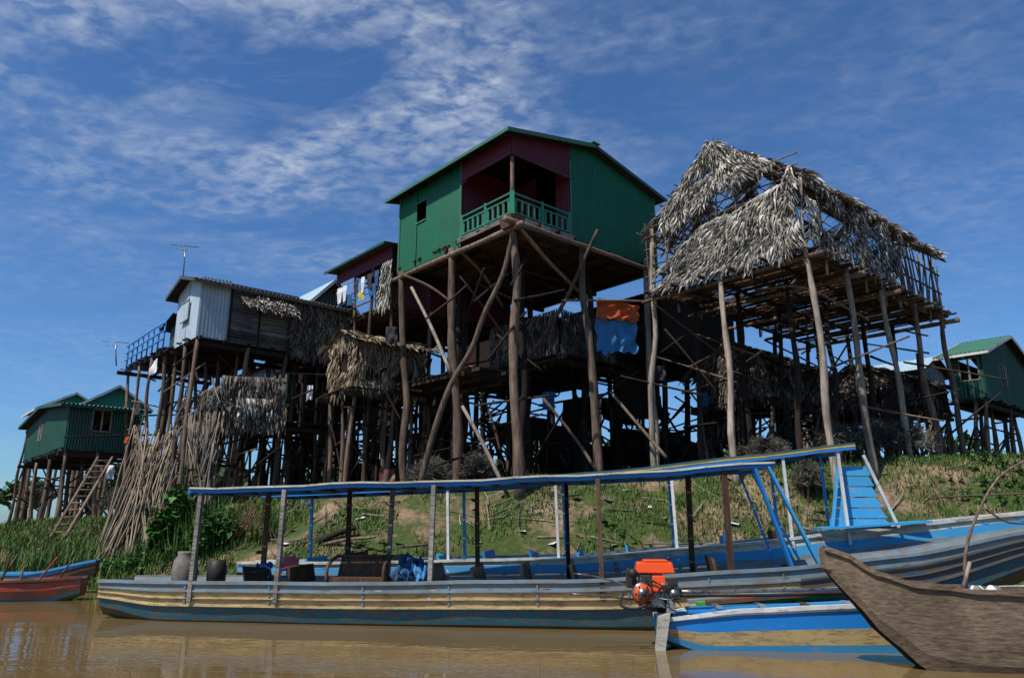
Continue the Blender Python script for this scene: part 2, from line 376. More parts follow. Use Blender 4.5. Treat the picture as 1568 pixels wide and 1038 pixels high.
g=G(); sheet(g,S(914,486,22.1),S(978,494,22.7),S(980,468,22.7),S(912,458,22.1),'tarpo',14,.09); g.out('orange_tarp')
# ------------------------------------------------------------ thatched house (right)
F2=Fr(7.85,18.5); H=empty('thatched_stilt_house'); zf=8.8; zt=10.95; zr=12.85
g=G(); TK=dict(row=.10,step=.032,ln=.31,wd=.05,lift=.09,messy=.6)
thatch(g,F2.p(-.25,0,zt-.15),F2.p(-.25,10,zt-.15),F2.p(2.5,10,zr),F2.p(2.5,0,zr),'thatch',hole=.22,seed=3,hs=.9,**TK)
thatch(g,F2.p(5.3,0,zt-.2),F2.p(5.3,10,zt-.2),F2.p(2.5,10,zr),F2.p(2.5,0,zr),'thatch',.22,.06,.5,.09,.16,.07,8,.3,.8)
thatch(g,F2.p(-.12,0,zf+.2),F2.p(-.12,5.8,zf+.1),F2.p(-.12,6.6,zt),F2.p(-.12,0,zt),'thatch',hole=.22,seed=5,**TK)
thatch(g,F2.p(4.9,-.1,zf-.1),F2.p(0,-.1,zf-.05),F2.p(0,-.1,10.55),F2.p(2.6,-.1,10.25),'thatch',hole=.6,seed=5,**TK)
thatch(g,F2.p(4.7,-.1,zf+.5),F2.p(.1,-.1,zf+.9),F2.p(0,-.1,10.8),F2.p(3.0,-.1,10.3),'thatch',hole=.2,seed=15,**TK)
thatch(g,F2.p(4.4,-.15,11.2),F2.p(.5,-.15,11.4),F2.p(2.4,-.1,zr),F2.p(2.6,-.1,zr),'thatch',hole=.24,seed=25,**TK)
thatch(g,F2.p(4.6,-.2,10.2),F2.p(2.9,-.2,10.6),F2.p(2.7,-.1,11.5),F2.p(4.2,-.1,11.3),'thatch',hole=.10,seed=35,**TK)
thatch(g,F2.p(.6,-.2,10.6),F2.p(-.1,-.2,10.6),F2.p(.1,-.1,11.4),F2.p(.9,-.1,11.6),'thatch',hole=.15,seed=45,**TK)
thatch(g,F2.p(0,6.2,zf),F2.p(5,6.2,zf),F2.p(5,6.2,zt),F2.p(0,6.2,zt),'thatchd',.3,.09,.5,.1,.1)
for k in range(900):
    p=F2.p(2.5,U(-.1,10),zr+U(-.04,.06)); s=random.choice((-1,1)); e=p+LD*s*U(.05,.35)+Vector((0,0,U(-.25,.2)))+RD*U(-.3,.3); w=RD*.02
    g.add([p-w,p+w,e],[(0,1,2)],'thatch')
g.out('thatch',H)
g=G()
for r_ in lin(0,10,15):
    for s in (-.35,5.4): pole(g,[F2.p(s,r_,zt-.25),F2.p(2.5+(2.5-s)*.03,r_+U(-.15,.15),zr+.12)],.03,.022,'post',5,.04)
for k in range(10):
    t=k/9
    for s in (-.3,5.35): pole(g,[F2.p(s+(2.5-s)*t,-.35,zt-.2+(zr-zt+.15)*t),F2.p(s+(2.5-s)*t,10.2,zt-.2+(zr-zt+.15)*t)],.02,.02,'post',5,.03)
pole(g,[F2.p(2.5,-.4,zr),F2.p(2.5,10.2,zr)],.045,.04,'grey')
for l_ in lin(0,5,9): pole(g,[F2.p(l_,0,zf),F2.p(l_+U(-.1,.1),0,zt+(2.5-abs(l_-2.5))*.75)],.03,.025,'grey',5,.04)
for z in lin(zf+.2,zt+.6,9): pole(g,[F2.p(-.1,-.03,z),F2.p(5.3-max(0,z-zt)*1.2,-.03,z+U(-.08,.08))],.022,.02,'post',5,.03)
for z in (zf+.8,zf+1.5,zt): pole(g,[F2.p(0,0,z),F2.p(0,10.2,z)],.04,.035,'post',5,.05); pole(g,[F2.p(5,0,z),F2.p(5,10.2,z)],.04,.035,'post',5,.05)
for r_ in lin(0,10,9):
    pole(g,[F2.p(0,r_,zf-.5),F2.p(U(-.15,.15),r_+U(-.1,.1),zt)],.045,.035,'grey',6,.05); pole(g,[F2.p(5,r_,zf-.5),F2.p(5+U(-.1,.1),r_,zt)],.045,.035,'grey',6,.03)
for k in range(26):
    r_=U(5.6,10); pole(g,[F2.p(-.02,r_,zf-.3),F2.p(U(-.1,.1),r_+U(-.9,.9),zt+U(-.3,.1))],.03,.02,'post',5,.04)
for k in range(12):
    l_=U(2.6,5.2); pole(g,[F2.p(l_,-.02,zf+.2),F2.p(l_+U(-.7,.5),U(-.1,.4),zt+U(-.4,.5))],.025,.018,'post',5,.04)
g.out('roof_frame',H)
g=G()
k=-.1
while k<10.3:
    pole(g,[F2.p(-.15+U(-.35,.1),k,zf-.06),F2.p(5.1+U(-.1,.3),k+U(-.22,.22),zf-.06+U(-.05,.03))],.028,.022,random.choice(('dark','brown','post')),5,.03); k+=U(.045,.13)
for l_ in lin(0,5,6): pole(g,[F2.p(l_,-.5,zf-.17),F2.p(l_,10.6,zf-.17)],.06,.05,'dark',6,.05)
for r_ in lin(0,10,5): pole(g,[F2.p(-.5,r_,zf-.3),F2.p(5.5,r_,zf-.3)],.08,.06,'post',6,.05)
g.out('pole_floor',H)
g=G()
def fp(l,r,bpx,bY,ztop,m='postlight',r0=.105): 
    q=gz(S(*bpx,bY)); pole(g,[q,F2.p(l,r,ztop)],r0,.07,m,8,.09)
fp(0,0,(1277,684),18.4,zf+.3); fp(0,2.4,(1335,660),20.2,zf+.1); fp(0,4.8,(1388,650),21.9,zf+.1)
fp(0,7.3,(1437,690),23.5,zf+.1,'post',.1); fp(0,9.9,(1478,690),25.2,zf+.2,'post',.1)
fp(2.6,0,(1126,702),20.2,zf+.1); fp(5,0,(1001,705),22.4,zf+1.6)
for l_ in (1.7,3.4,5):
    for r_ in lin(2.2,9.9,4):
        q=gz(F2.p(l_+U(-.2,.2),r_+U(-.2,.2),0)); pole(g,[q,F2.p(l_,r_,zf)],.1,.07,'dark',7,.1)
for k in range(60):
    l1,r1=U(0,5),U(0,10); z1=U(4.2,8.4); d=Vector((U(-1,1),U(-1,1),U(-.7,.7))).normalized()
    a=F2.p(l1,r1,z1); b_=a+d*U(1.5,3.2)
    if min(a.z,b_.z)>4 and max(a.z,b_.z)<8.7: pole(g,[a,b_],.036,.025,random.choice(('post','dark','dark')),5,.05)
pole(g,[S(1160,445,21),S(1230,440,20),S(1330,490,21)],.04,.03,'post')
g.out('stilts',H)
# lower thatched huts
def hut(name,x,y,l,r,z,h,m='thatchd',ridge=.9,st='dark',hole=.3):
    F=Fr(x,y); H=empty(name); g=G()
    thatch(g,F.p(l,0,z),F.p(0,0,z),F.p(0,0,z+h),F.p(l,0,z+h),m,.13,.04,.36,.06,hole,.07,x,.35)
    thatch(g,F.p(0,0,z),F.p(0,r,z),F.p(0,r,z+h),F.p(0,0,z+h),m,.13,.04,.36,.06,hole,.07,x,.35)
    thatch(g,F.p(-.3,-.3,z+h-.1),F.p(-.3,r+.3,z+h-.1),F.p(l/2,r+.3,z+h+ridge),F.p(l/2,-.3,z+h+ridge),m,.13,.04,.4,.06,0,.07,x,.35)
    thatch(g,F.p(l+.3,-.3,z+h-.1),F.p(l+.3,r+.3,z+h-.1),F.p(l/2,r+.3,z+h+ridge),F.p(l/2,-.3,z+h+ridge),m,.25,.09,.6,.12)
    thatch(g,F.p(l,-.02,z+h),F.p(0,-.02,z+h),F.p(l/2-.1,-.02,z+h+ridge),F.p(l/2+.1,-.02,z+h+ridge),m,.15,.05,.4,.06)
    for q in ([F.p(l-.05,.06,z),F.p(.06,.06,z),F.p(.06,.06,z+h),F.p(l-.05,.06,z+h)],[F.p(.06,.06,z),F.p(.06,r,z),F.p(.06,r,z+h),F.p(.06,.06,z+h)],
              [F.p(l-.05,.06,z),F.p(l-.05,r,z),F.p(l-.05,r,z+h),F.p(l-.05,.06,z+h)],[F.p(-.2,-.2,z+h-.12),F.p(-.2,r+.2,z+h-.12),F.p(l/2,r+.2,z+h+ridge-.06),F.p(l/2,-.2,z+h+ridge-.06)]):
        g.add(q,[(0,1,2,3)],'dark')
    g.out('thatch',H); g=G(); floor(g,F,-.2,l+.2,-.2,r+.2,z,'dark'); stilts(g,F,lin(0,l,3),lin(0,r,3),z,.08,'post',1,.2,'dark'); g.out('stilts',H)
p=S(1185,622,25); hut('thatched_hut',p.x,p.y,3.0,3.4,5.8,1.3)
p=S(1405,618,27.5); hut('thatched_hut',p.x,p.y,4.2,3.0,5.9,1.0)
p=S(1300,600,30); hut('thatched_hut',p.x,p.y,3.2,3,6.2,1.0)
# ------------------------------------------------------------ generic sheet-walled house
def shouse(name,fr,l,r,z,h,wl_,wr_,roof,rise=.5,ridge='l',st='post',nl=3,nr=3,ovh=.35,win=None,dk='dark',fasc=None,brace=1.,rad=.11,amp=.014):
    H=empty(name); g=G(); F=fr
    top=lambda q,l_: z+h+(rise*(1-abs(q-r/2)/(r/2)) if ridge=='l' else rise*(1-abs(l_-l/2)/(l/2)))
    def face(P,T,m,n):
        segs=[(0,n)] if win is None else [(0,n*.35),(n*.35,n*.35+.6),(n*.35+.6,n)]
        for k,(a,b_) in enumerate(segs):
            mids=[a]+([n/2] if a<n/2<b_ else [])+[b_]
            for p,q in zip(mids[:-1],mids[1:]):
                if k==1:
                    corr(g,P(p,z-.1),P(q,z-.1),P(q,z+.7),P(p,z+.7),m,.1,amp); corr(g,P(p,z+1.5),P(q,z+1.5),P(q,T(q)),P(p,T(p)),m,.1,amp)
                else: corr(g,P(p,z-.1),P(q,z-.1),P(q,T(q)),P(p,T(p)),m,.1,amp)
        if win:
            for zz in (z+.68,z+1.52): beam(g,P(n*.35-.05,zz),P(n*.35+.65,zz),.06,.05,'grey')
            for t in (n*.35-.03,n*.35+.3,n*.35+.63): beam(g,P(t,z+.7),P(t,z+1.5),.05,.05,'grey')
    face(lambda t,zz:F.p(l-t,0,zz),lambda t:top(0,l-t),wl_,l)
    face(lambda t,zz:F.p(0,t,zz),lambda t:top(t,0),wr_,r)
    corr(g,F.p(0,r,z),F.p(l,r,z),F.p(l,r,z+h),F.p(0,r,z+h),wr_); corr(g,F.p(l,0,z),F.p(l,r,z),F.p(l,r,z+h),F.p(l,0,z+h),wl_)
    g.out('walls',H); g=G(); o=ovh
    if ridge=='l':
        for a in (-o,r+o):
            q=[F.p(-o,a,z+h-rise*o/(r/2)),F.p(l+o,a,z+h-rise*o/(r/2)),F.p(l+o,r/2,z+h+rise),F.p(-o,r/2,z+h+rise)]
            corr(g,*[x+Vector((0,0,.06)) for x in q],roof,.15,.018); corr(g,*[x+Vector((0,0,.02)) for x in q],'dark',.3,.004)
            if fasc:
                beam(g,q[0],q[3],.03,.12,fasc); beam(g,q[1],q[2],.03,.12,fasc)
                beam(g,q[0]+Vector((0,0,-.02)),q[1]+Vector((0,0,-.02)),.03,.1,fasc)
    else:
        for a in (-o,l+o):
            q=[F.p(a,-o,z+h-rise*o/(l/2)),F.p(a,r+o,z+h-rise*o/(l/2)),F.p(l/2,r+o,z+h+rise),F.p(l/2,-o,z+h+rise)]
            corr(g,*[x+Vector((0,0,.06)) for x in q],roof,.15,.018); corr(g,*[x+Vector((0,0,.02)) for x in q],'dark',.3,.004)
            if fasc:
                beam(g,q[0],q[3],.03,.12,fasc); beam(g,q[0]+Vector((0,0,-.02)),q[1]+Vector((0,0,-.02)),.03,.1,fasc)
    g.out('roof',H); g=G(); floor(g,F,0,l,0,r,z-.02,dk); g.out('floor',H)
    g=G(); stilts(g,F,lin(.1,l-.1,nl),lin(.1,r-.1,nr),z-.2,rad,st,brace,.15,'dark'); g.out('stilts',H)
    return H
# left zinc house
F3=Fr(-10.7,24)
H=shouse('zinc_stilt_house',F3,2.4,5.3,7.8,1.9,'zincw','zinc','roofdark',.35,'r',nl=3,nr=4,fasc='roofdark',amp=.006,rad=.09)
g=G()
corr(g,F3.p(-.03,-.02,7.75),F3.p(-.03,1.05,7.72),F3.p(-.03,1.05,9.9),F3.p(-.03,-.02,9.85),'zincw',.12,.006)
z=7.75
while z<9.75:
    h_=U(.10,.17); beam(g,F3.p(-.04-U(0,.02),1.0,z+h_/2),F3.p(-.04-U(0,.02),3.3+U(0,.3),z+h_/2+U(-.02,.02)),.02,h_-.012,'slat'); z+=h_
for r_ in (1.05,2.1,3.2): beam(g,F3.p(-.08,r_,7.6),F3.p(-.08,r_,9.8),.05,.05,'dark')
g.out('wall_boards',H)
g=G()
thatch(g,F3.p(-.75,1.3,8.85),F3.p(-.75,3.2,8.85),F3.p(-.12,3.2,9.35),F3.p(-.12,1.3,9.35),'thatch',.1,.035,.26,.05,0,.1)
thatch(g,F3.p(-.1,3.3,7.6),F3.p(-.1,5.9,7.6),F3.p(-.1,5.9,9.75),F3.p(-.1,3.3,9.75),'thatchd',.11,.035,.3,.055,0,.05,3,.5)
thatch(g,S(340,655,23.6),S(436,655,24.3),S(436,580,24.3),S(340,575,23.6),'thatchd',.12,.035,.36,.055,0,.1)
thatch(g,S(360,640,23.5),S(420,645,24.2),S(425,612,24.2),S(362,610,23.5),'thatch',.16,.05,.3,.06,.2,.1)
thatch(g,S(275,660,24.8),S(340,655,23.6),S(340,590,23.6),S(285,610,24.8),'thatchd',.12,.04,.36,.06,.3,.1)
g.out('thatch_panels',H)
g=G(); floor(g,F3,2.4,7.5,-.3,3,7.75,'dark'); stilts(g,F3,lin(2.6,7.4,4),[-.2,1.4,2.9],7.5,.08,'post',1.2,.3)
for z in (.3,.6,.9): pole(g,[F3.p(2.5,-.35,7.75+z),F3.p(7.5,-.35,7.75+z)],.03,.03,'blue',5,.02)
for l_ in lin(2.6,7.4,8): pole(g,[F3.p(l_,-.3,7.6),F3.p(l_,-.3,8.7)],.03,.03,'blue',5)
floor(g,F3,-.3,2.6,.5,5.5,5.1,'dark')
for k in range(44):
    a=F3.p(U(-.4,7.5),U(-.8,4),U(2.6,7.3)); d=Vector((U(-1,1),U(-1,1),U(-.8,.8))).normalized(); b_=a+d*U(1.0,3)
    if min(a.z,b_.z)>2.3: pole(g,[a,b_],.035,.025,random.choice(('post','twig','dark')),5,.05)
sheet(g,F3.p(3.6,-.35,6.9),F3.p(2.9,-.35,6.85),F3.p(2.9,-.33,7.4),F3.p(3.6,-.33,7.4),'clothw',6); sheet(g,F3.p(5.2,-.3,5.6),F3.p(4.6,-.3,5.5),F3.p(4.6,-.3,6.0),F3.p(5.2,-.3,6.0),'clothd',6)
sheet(g,F3.p(6.2,-.3,4.6),F3.p(5.6,-.3,4.5),F3.p(5.6,-.3,4.9),F3.p(6.2,-.3,4.9),'tarpo',6)
g.out('deck',H)
g=G()
hexa(g,[F3.p(l_,-.05-a,z) for l_,a,z in((.9,0,8.5),(1.6,0,8.5),(1.6,.03,8.5),(.9,.03,8.5))],[F3.p(l_,-.05-a,z) for l_,a,z in((.9,0,9.2),(1.6,0,9.2),(1.6,.03,9.2),(.9,.03,9.2))],'zincw')
for z in (8.48,9.22): beam(g,F3.p(.86,-.09,z),F3.p(1.64,-.09,z),.03,.05,'grey')
g.out('shutter',H)
Fg=Fr(*(F3.p(3.2,.8,0).xy)); shouse('green_shed_house',Fg,2.6,2.5,7.85,1.4,'dgreen','dgreen','roofdark',.3,'r',nl=2,nr=2)
p=S(455,500,28.5); shouse('blue_roof_stilt_house',Fr(p.x,p.y),2.8,2.8,8.6,1.35,'zinc','zinc','roofblue',1.5,'l',nl=2,nr=2,fasc='white')
# middle maroon house
F4=Fr(*(F1.p(6.7,.2,0).xy)); zm=9.25
H=shouse('maroon_stilt_house',Fr(*(F4.p(.0,1.6,0).xy)),4.0,4,zm,2.1,'maroon','maroon','roofdark',.35,'l',nl=3,nr=3,dk='brown')
g=G(); floor(g,F4,0,4.2,-.1,1.7,zm,'brown')
for z in (.4,.75,1.0): pole(g,[F4.p(0,-.1,zm+z),F4.p(4.2,-.1,zm+z)],.025,.025,'blueL' if z==.75 else 'brown',5,.02)
for l_ in (0.1,1.4,2.8,4.1):
    pole(g,[gz(F4.p(l_,0,0)),F4.p(l_,-.05,zm+2.2)],.09,.05,'post',7,.08)
corr(g,F4.p(-.1,-.5,zm+2.2),F4.p(4.5,-.5,zm+2.2),F4.p(4.5,1.7,zm+2.4),F4.p(-.1,1.7,zm+2.4),'roofdark',.15,.018)
beam(g,F4.p(-.1,-.52,zm+2.17),F4.p(4.5,-.52,zm+2.17),.03,.09,'dgreen')
corr(g,F4.p(4.2,-.12,zm+1.65),F4.p(0,-.12,zm+1.65),F4.p(0,-.12,zm+2.2),F4.p(4.2,-.12,zm+2.2),'maroon')
thatch(g,F4.p(.9,-.14,zm),F4.p(-.1,-.14,zm),F4.p(-.1,-.14,zm+1.6),F4.p(.5,-.14,zm+1.6),'thatch',.12,.035,.3,.05)
g.out('veranda',H)
def shirt(name,p,w,h,m):
    g=G(); d=LD; n=Vector((-.751,-.66,0)); pts=[(-.5,0),(-.25,.06),(.25,.06),(.5,0),(.42,-.35),(.27,-.28),(.28,-1),(-.28,-1),(-.27,-.28),(-.42,-.35)]
    vs=[p+d*x*w+Vector((0,0,y*h))+n*.04*math.sin(x*9+y*3) for x,y in pts]
    g.add(vs,[(0,1,8,9),(1,2,5,8),(2,3,4,5),(8,5,6,7)],m); o=g.out(name); s=o.modifiers.new('s','SOLIDIFY'); s.thickness=.015
for l_,m_,w in ((3.7,'clothw',.6),(3.3,'clothw',.45),(2.4,'clothd',.5),(1.9,'clothw',.35),(1.4,'clothd',.5),(.9,'clothb',.4)): shirt('hanging_shirt',F4.p(l_,-.19,zm+1.4),w,U(.5,.7),m_)
g=G(); pole(g,[F4.p(0,-.17,zm+1.46),F4.p(4.2,-.17,zm+1.46)],.008,.008,'black',4); g.out('clothes_line')
g=G()
for l_,m_ in ((2.7,'clothb'),(1.8,'yellow'),(1.0,'clothb')): sheet(g,F4.p(l_+.4,-.18,zm+.55),F4.p(l_,-.18,zm+.5),F4.p(l_,-.16,zm+1.0),F4.p(l_+.4,-.16,zm+1.0),m_,6,.04)
g.out('hanging_blanket')
p=S(545,612,24.2); hut('thatched_hut',p.x,p.y,1.9,2.8,6.0,1.7,'thatchb',.4,'post')
# background houses
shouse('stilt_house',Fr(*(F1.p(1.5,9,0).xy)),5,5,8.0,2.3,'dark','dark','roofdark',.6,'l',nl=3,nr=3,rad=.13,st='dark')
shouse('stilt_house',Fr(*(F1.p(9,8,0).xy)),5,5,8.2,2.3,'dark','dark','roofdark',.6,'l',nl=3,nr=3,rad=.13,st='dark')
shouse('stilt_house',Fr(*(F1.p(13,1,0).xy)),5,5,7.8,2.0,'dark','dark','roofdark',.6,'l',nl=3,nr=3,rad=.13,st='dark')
shouse('stilt_house',Fr(*(F3.p(6,6,0).xy)),5,5,6.8,2.0,'zinc','dgreen','roofdark',.6,'l',nl=3,nr=3)
p=S(1415,605,34); shouse('teal_roof_house',Fr(p.x,p.y),4,3,p.z,1.3,'dgreen','zinc','roofblue',.7,'l')
# far left green house & far right green house
p=S(98,684,28); shouse('green_stilt_house',Fr(p.x,p.y),9.0,2.5,p.z,1.6,'dgreen','dgreen','roofblue',.4,'r',win=1,nl=4,rad=.1,fasc='dgreen')
p=S(130,634,40); shouse('teal_roof_house',Fr(p.x,p.y),3,3.0,p.z,.7,'teal','teal','roofblue',1.0,'l',fasc='white')
p=S(60,638,44); shouse('teal_roof_house',Fr(p.x,p.y),4,3.5,p.z,.6,'teal','teal','roofblue',1.0,'l',fasc='white')
p=S(1512,607,27); shouse('green_stilt_house',Fr(p.x,p.y),1.2,6,p.z,1.75,'dgreen','dgreen','greenf',1.0,'l',win=1,fasc='white',rad=.1)
# dark partition panels added to deepen the shade under the village, and loose posts
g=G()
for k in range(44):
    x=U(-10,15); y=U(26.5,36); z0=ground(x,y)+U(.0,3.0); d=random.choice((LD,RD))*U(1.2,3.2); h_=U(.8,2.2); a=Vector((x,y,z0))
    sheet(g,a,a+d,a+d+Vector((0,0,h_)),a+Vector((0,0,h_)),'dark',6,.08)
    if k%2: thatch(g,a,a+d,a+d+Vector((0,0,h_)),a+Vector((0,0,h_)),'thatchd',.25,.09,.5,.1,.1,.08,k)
g.out('shade_panels')
g=G()
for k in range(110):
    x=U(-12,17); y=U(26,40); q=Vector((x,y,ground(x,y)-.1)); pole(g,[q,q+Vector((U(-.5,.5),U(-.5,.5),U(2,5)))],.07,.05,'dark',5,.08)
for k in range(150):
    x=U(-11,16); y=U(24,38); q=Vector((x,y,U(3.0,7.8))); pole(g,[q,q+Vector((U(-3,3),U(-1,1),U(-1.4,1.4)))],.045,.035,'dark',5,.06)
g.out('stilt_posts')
# ------------------------------------------------------------ boats
def hull(g,line,mats,inner='hullgrey',thick=.05,n_in=True,blunt=None):
    K=len(line); fr=[0]+[f for f,_ in mats]
    def flare(q): return 1-.30*q**2.2 if q<1 else .55
    for sgn in (-1,1):
        rings=[]; inn=[]
        for i,(x,y,w,zt_,zb_) in enumerate(line):
            a=line[max(0,i-1)]; b_=line[min(K-1,i+1)]; d=Vector((b_[0]-a[0],b_[1]-a[1],0)).normalized(); n=Vector((-d.y,d.x,0))*sgn
            c=Vector((x,y,0)); wob=.012*noise.noise(Vector((x*1.3,y,zt_)))
            rings.append([c+n*(w*flare(q)+wob*(1+q))+Vector((0,0,zt_+(zb_-zt_)*q+wob)) for q in fr])
            inn.append([c+n*max(0,w-thick)+Vector((0,0,zt_)),c+n*max(0,w*.72-thick)+Vector((0,0,zb_+(zt_-zb_)*.25)),c+Vector((0,0,zb_+(zt_-zb_)*.25))])
        for k,(_,m) in enumerate(mats):
            vs=[r[k] for r in rings]+[r[k+1] for r in rings]
            g.add(vs,[(i,i+1,K+i+1,K+i) for i in range(K-1)],m,True)
        for k in range(2):
            vs=[r[k] for r in inn]+[r[k+1] for r in inn]; g.add(vs,[(i,i+1,K+i+1,K+i) for i in range(K-1)],inner,True)
        vs=[r[0] for r in rings]+[r[0] for r in inn]; g.add(vs,[(i,i+1,K+i+1,K+i) for i in range(K-1)],mats[0][1])
        for i in range(K-1): beam(g,rings[i][0],rings[i+1][0],.07,.05,mats[0][1])
    for e in (0,K-1):
        x,y,w,zt_,zb_=line[e]; o=line[1 if e==0 else K-2]; d=Vector((x-o[0],y-o[1],0)).normalized(); n=Vector((-d.y,d.x,0)); c=Vector((x,y,0))
        g.add([c+n*w+Vector((0,0,zt_)),c-n*w+Vector((0,0,zt_)),c-n*w*.6+Vector((0,0,zb_)),c+n*w*.6+Vector((0,0,zb_))],[(0,1,2,3)],mats[1][1])
def interp(tab,x):
    if x<=tab[0][0]: return tab[0][1]
    for (a,va),(b_,vb) in zip(tab[:-1],tab[1:]):
        if x<=b_: t=(x-a)/(b_-a); t=t*t*(3-2*t)*.4+t*.6; return va+(vb-va)*t
    return tab[-1][1]
def lathe(g,c,prof,m,n=20):
    vs=[];fs=[]
    for z,r in prof:
        for j in range(n):
            a=2*math.pi*j/n; rr=r*(1+.18*noise.noise(Vector((math.cos(a)*1.5+c.x*3,math.sin(a)*1.5,z*5)))) if n<12 else r
            vs.append(c+Vector((rr*math.cos(a),rr*math.sin(a),z)))
    for i in range(len(prof)-1):
        for j in range(n): fs.append((i*n+j,i*n+(j+1)%n,(i+1)*n+(j+1)%n,(i+1)*n+j))
    fs.append(tuple(range(n))[::-1]); fs.append(tuple((len(prof)-1)*n+j for j in range(n))); g.add(vs,fs,m,True)
# boat A
def Ay(x): return 13.85-.1385*(x+7.1)
def dirn(s): d=Vector((1,s,0)).normalized(); return d,Vector((-d.y,d.x,0))
dA,nA=dirn(-.1385)
wA=[(-7.1,.5),(-5.5,.68),(-2,.78),(3,.75),(6,.55),(9,.25)]; tA=[(-7.1,.62),(-3,.64),(1,.72),(4,.90),(6,1.12),(8,1.5),(9,1.7)]; bA=[(-7.1,.05),(-6,-.2),(4,-.2),(6,.1),(9,1.2)]
H=empty('covered_long_boat'); g=G()
line=[(x,Ay(x),interp(wA,x),interp(tA,x),interp(bA,x)) for x in lin(-7.1,9,47)]
hull(g,line[:34],[(.07,'hullgrey'),(.15,'hullgrey'),(.44,'hullyel'),(.73,'hullblue'),(1,'hulllow')],'hullgrey')
hull(g,line[33:],[(.08,'hullgrey'),(.2,'hullgrey'),(.42,'hullbrown'),(.72,'hullblue'),(1,'hulllow')],'hullgrey')
def PA(x,off,z): return Vector((x,Ay(x),0))+nA*off+Vector((0,0,z))
for q,m_,hh in ((.16,'hullgrey',.03),(.30,'hullyel',.012),(.44,'hullyel',.03)):
    for i in range(len(line)-1):
        a,b_=line[i],line[i+1]
        fl=(1-.30*q**2.2)
        beam(g,PA(a[0],-a[2]*fl-.012,a[3]+(a[4]-a[3])*q),PA(b_[0],-b_[2]*fl-.012,b_[3]+(b_[4]-b_[3])*q),.03,hh,m_ if i<33 else 'hullbrown')
for x in (-5.4,-3.9,-2.3,-.9,.5,1.9,3.1,4.2):
    w=interp(wA,x); z=interp(tA,x); beam(g,PA(x,-w-.015,z+.01),PA(x,-w*.95-.015,z-.36),.03,.02,'hullgrey')
g.out('hull',H)
g=G()
for x in lin(-6.5,6,15): w=interp(wA,x); z=interp(tA,x)-.12; beam(g,PA(x,-w,z),PA(x,w,z),.12,.03,'grey')
for x in (-4.4,-3.6,-1.2,-.5,.3,1.1,1.8,2.6,3.3): 
    z=interp(tA,x); hexa(g,[PA(x+a,b_,z-.25) for a,b_ in((-.02,-.5),(.03,-.5),(.03,.5),(-.02,.5))],[PA(x+a-.1,b_,z+U(.12,.26)) for a,b_ in((-.02,-.5),(.03,-.5),(.03,.5),(-.02,.5))],random.choice(('black','hullblack','brown','hullblue')))
    beam(g,PA(x+.25,-.55,z-.05),PA(x+.25,.55,z-.05),.4,.04,'hullblue')
g.out('seats',H)
cz=lambda x: interp([(-5.6,2.12),(-2,2.2),(1,2.28),(4.2,2.46)],x)
g=G(); xx=lin(-5.45,4.2,20)
for a,b_ in zip(xx[:-1],xx[1:]):
    w1,w2=[.012*math.sin(t*1.9)+.01*math.sin(t*4.1) for t in (a,b_)]
    for o in (-.72,.72):
        beam(g,PA(a,o,cz(a)+w1),PA(b_,o,cz(b_)+w2),.04,.06,'blue'); beam(g,PA(a,o-.02,cz(a)+.048+w1),PA(b_,o-.02,cz(b_)+.048+w2),.09,.03,'cream')
    for o in lin(-.6,.6,7): beam(g,PA(a,o,cz(a)+.045),PA(b_,o,cz(b_)+.045),.18,.02,random.choice(('grey','brown')))
    beam(g,PA(a,-.7,cz(a)+.01),PA(a,.7,cz(a)+.01),.05,.05,'brown')
beam(g,PA(-5.47,-.75,cz(-5.45)),PA(-5.47,.75,cz(-5.45)),.04,.08,'blue')
g.out('canopy_roof',H)
g=G()
for px,o,m_ in ((-5.3,-.68,'grey'),(-3.78,-.72,'grey'),(-1.22,-.72,'grey'),(1.5,-.72,'brown'),(3.45,-.68,'brown'),(-4.7,.66,'brown'),(-3.1,.7,'dark'),(-2.35,.7,'grey'),(-.7,.7,'brown'),(.9,.7,'dark'),(3.0,.7,'brown')):
    z=interp(tA,px); beam(g,PA(px,o,z-.3),PA(px+U(-.04,.04),o,cz(px)),.085,.07,m_)
for o in (-.72,.72):
    beam(g,PA(4.1,o,cz(4.1)),PA(4.75,o*.85,interp(tA,4.75)),.09,.04,'blueL'); beam(g,PA(3.9,o,cz(3.9)-.02),PA(4.35,o*.88,interp(tA,4.4)),.09,.04,'blue')
g.out('canopy_posts',H)
g=G(); lathe(g,PA(-5.75,-.15,.45),[(0,.15),(.08,.2),(.3,.22),(.5,.2),(.6,.14),(.63,.15),(.66,.15)],'clay'); g.out('clay_jar')
g=G(); lathe(g,PA(-5.35,.2,.45),[(0,.16),(.4,.17),(.42,.15),(.5,.15)],'black'); g.out('water_drum')
g=G()
x0=-2.6
hexa(g,[PA(x0+a,b_,.62) for a,b_ in((-.5,-.25),(.45,-.25),(.45,.2),(-.5,.2))],[PA(x0+a,b_,.7) for a,b_ in((-.5,-.25),(.45,-.25),(.45,.2),(-.5,.2))],'brown')
hexa(g,[PA(x0+a,b_,.7) for a,b_ in((-.47,.12),(.42,.12),(.42,.2),(-.47,.2))],[PA(x0+a,b_,1.0) for a,b_ in((-.44,.2),(.39,.2),(.39,.27),(-.44,.27))],'brown')
for s in (-.52,.47): pole(g,[PA(x0+s,-.25,.6),PA(x0+s,-.25,.85),PA(x0+s,-.1,.95),PA(x0+s,.2,1.03)],.03,.03,'brown')
pole(g,[PA(x0-.52,.2,1.03),PA(x0+.47,.2,1.03)],.03,.03,'brown')
g.out('wooden_bench')
g=G()
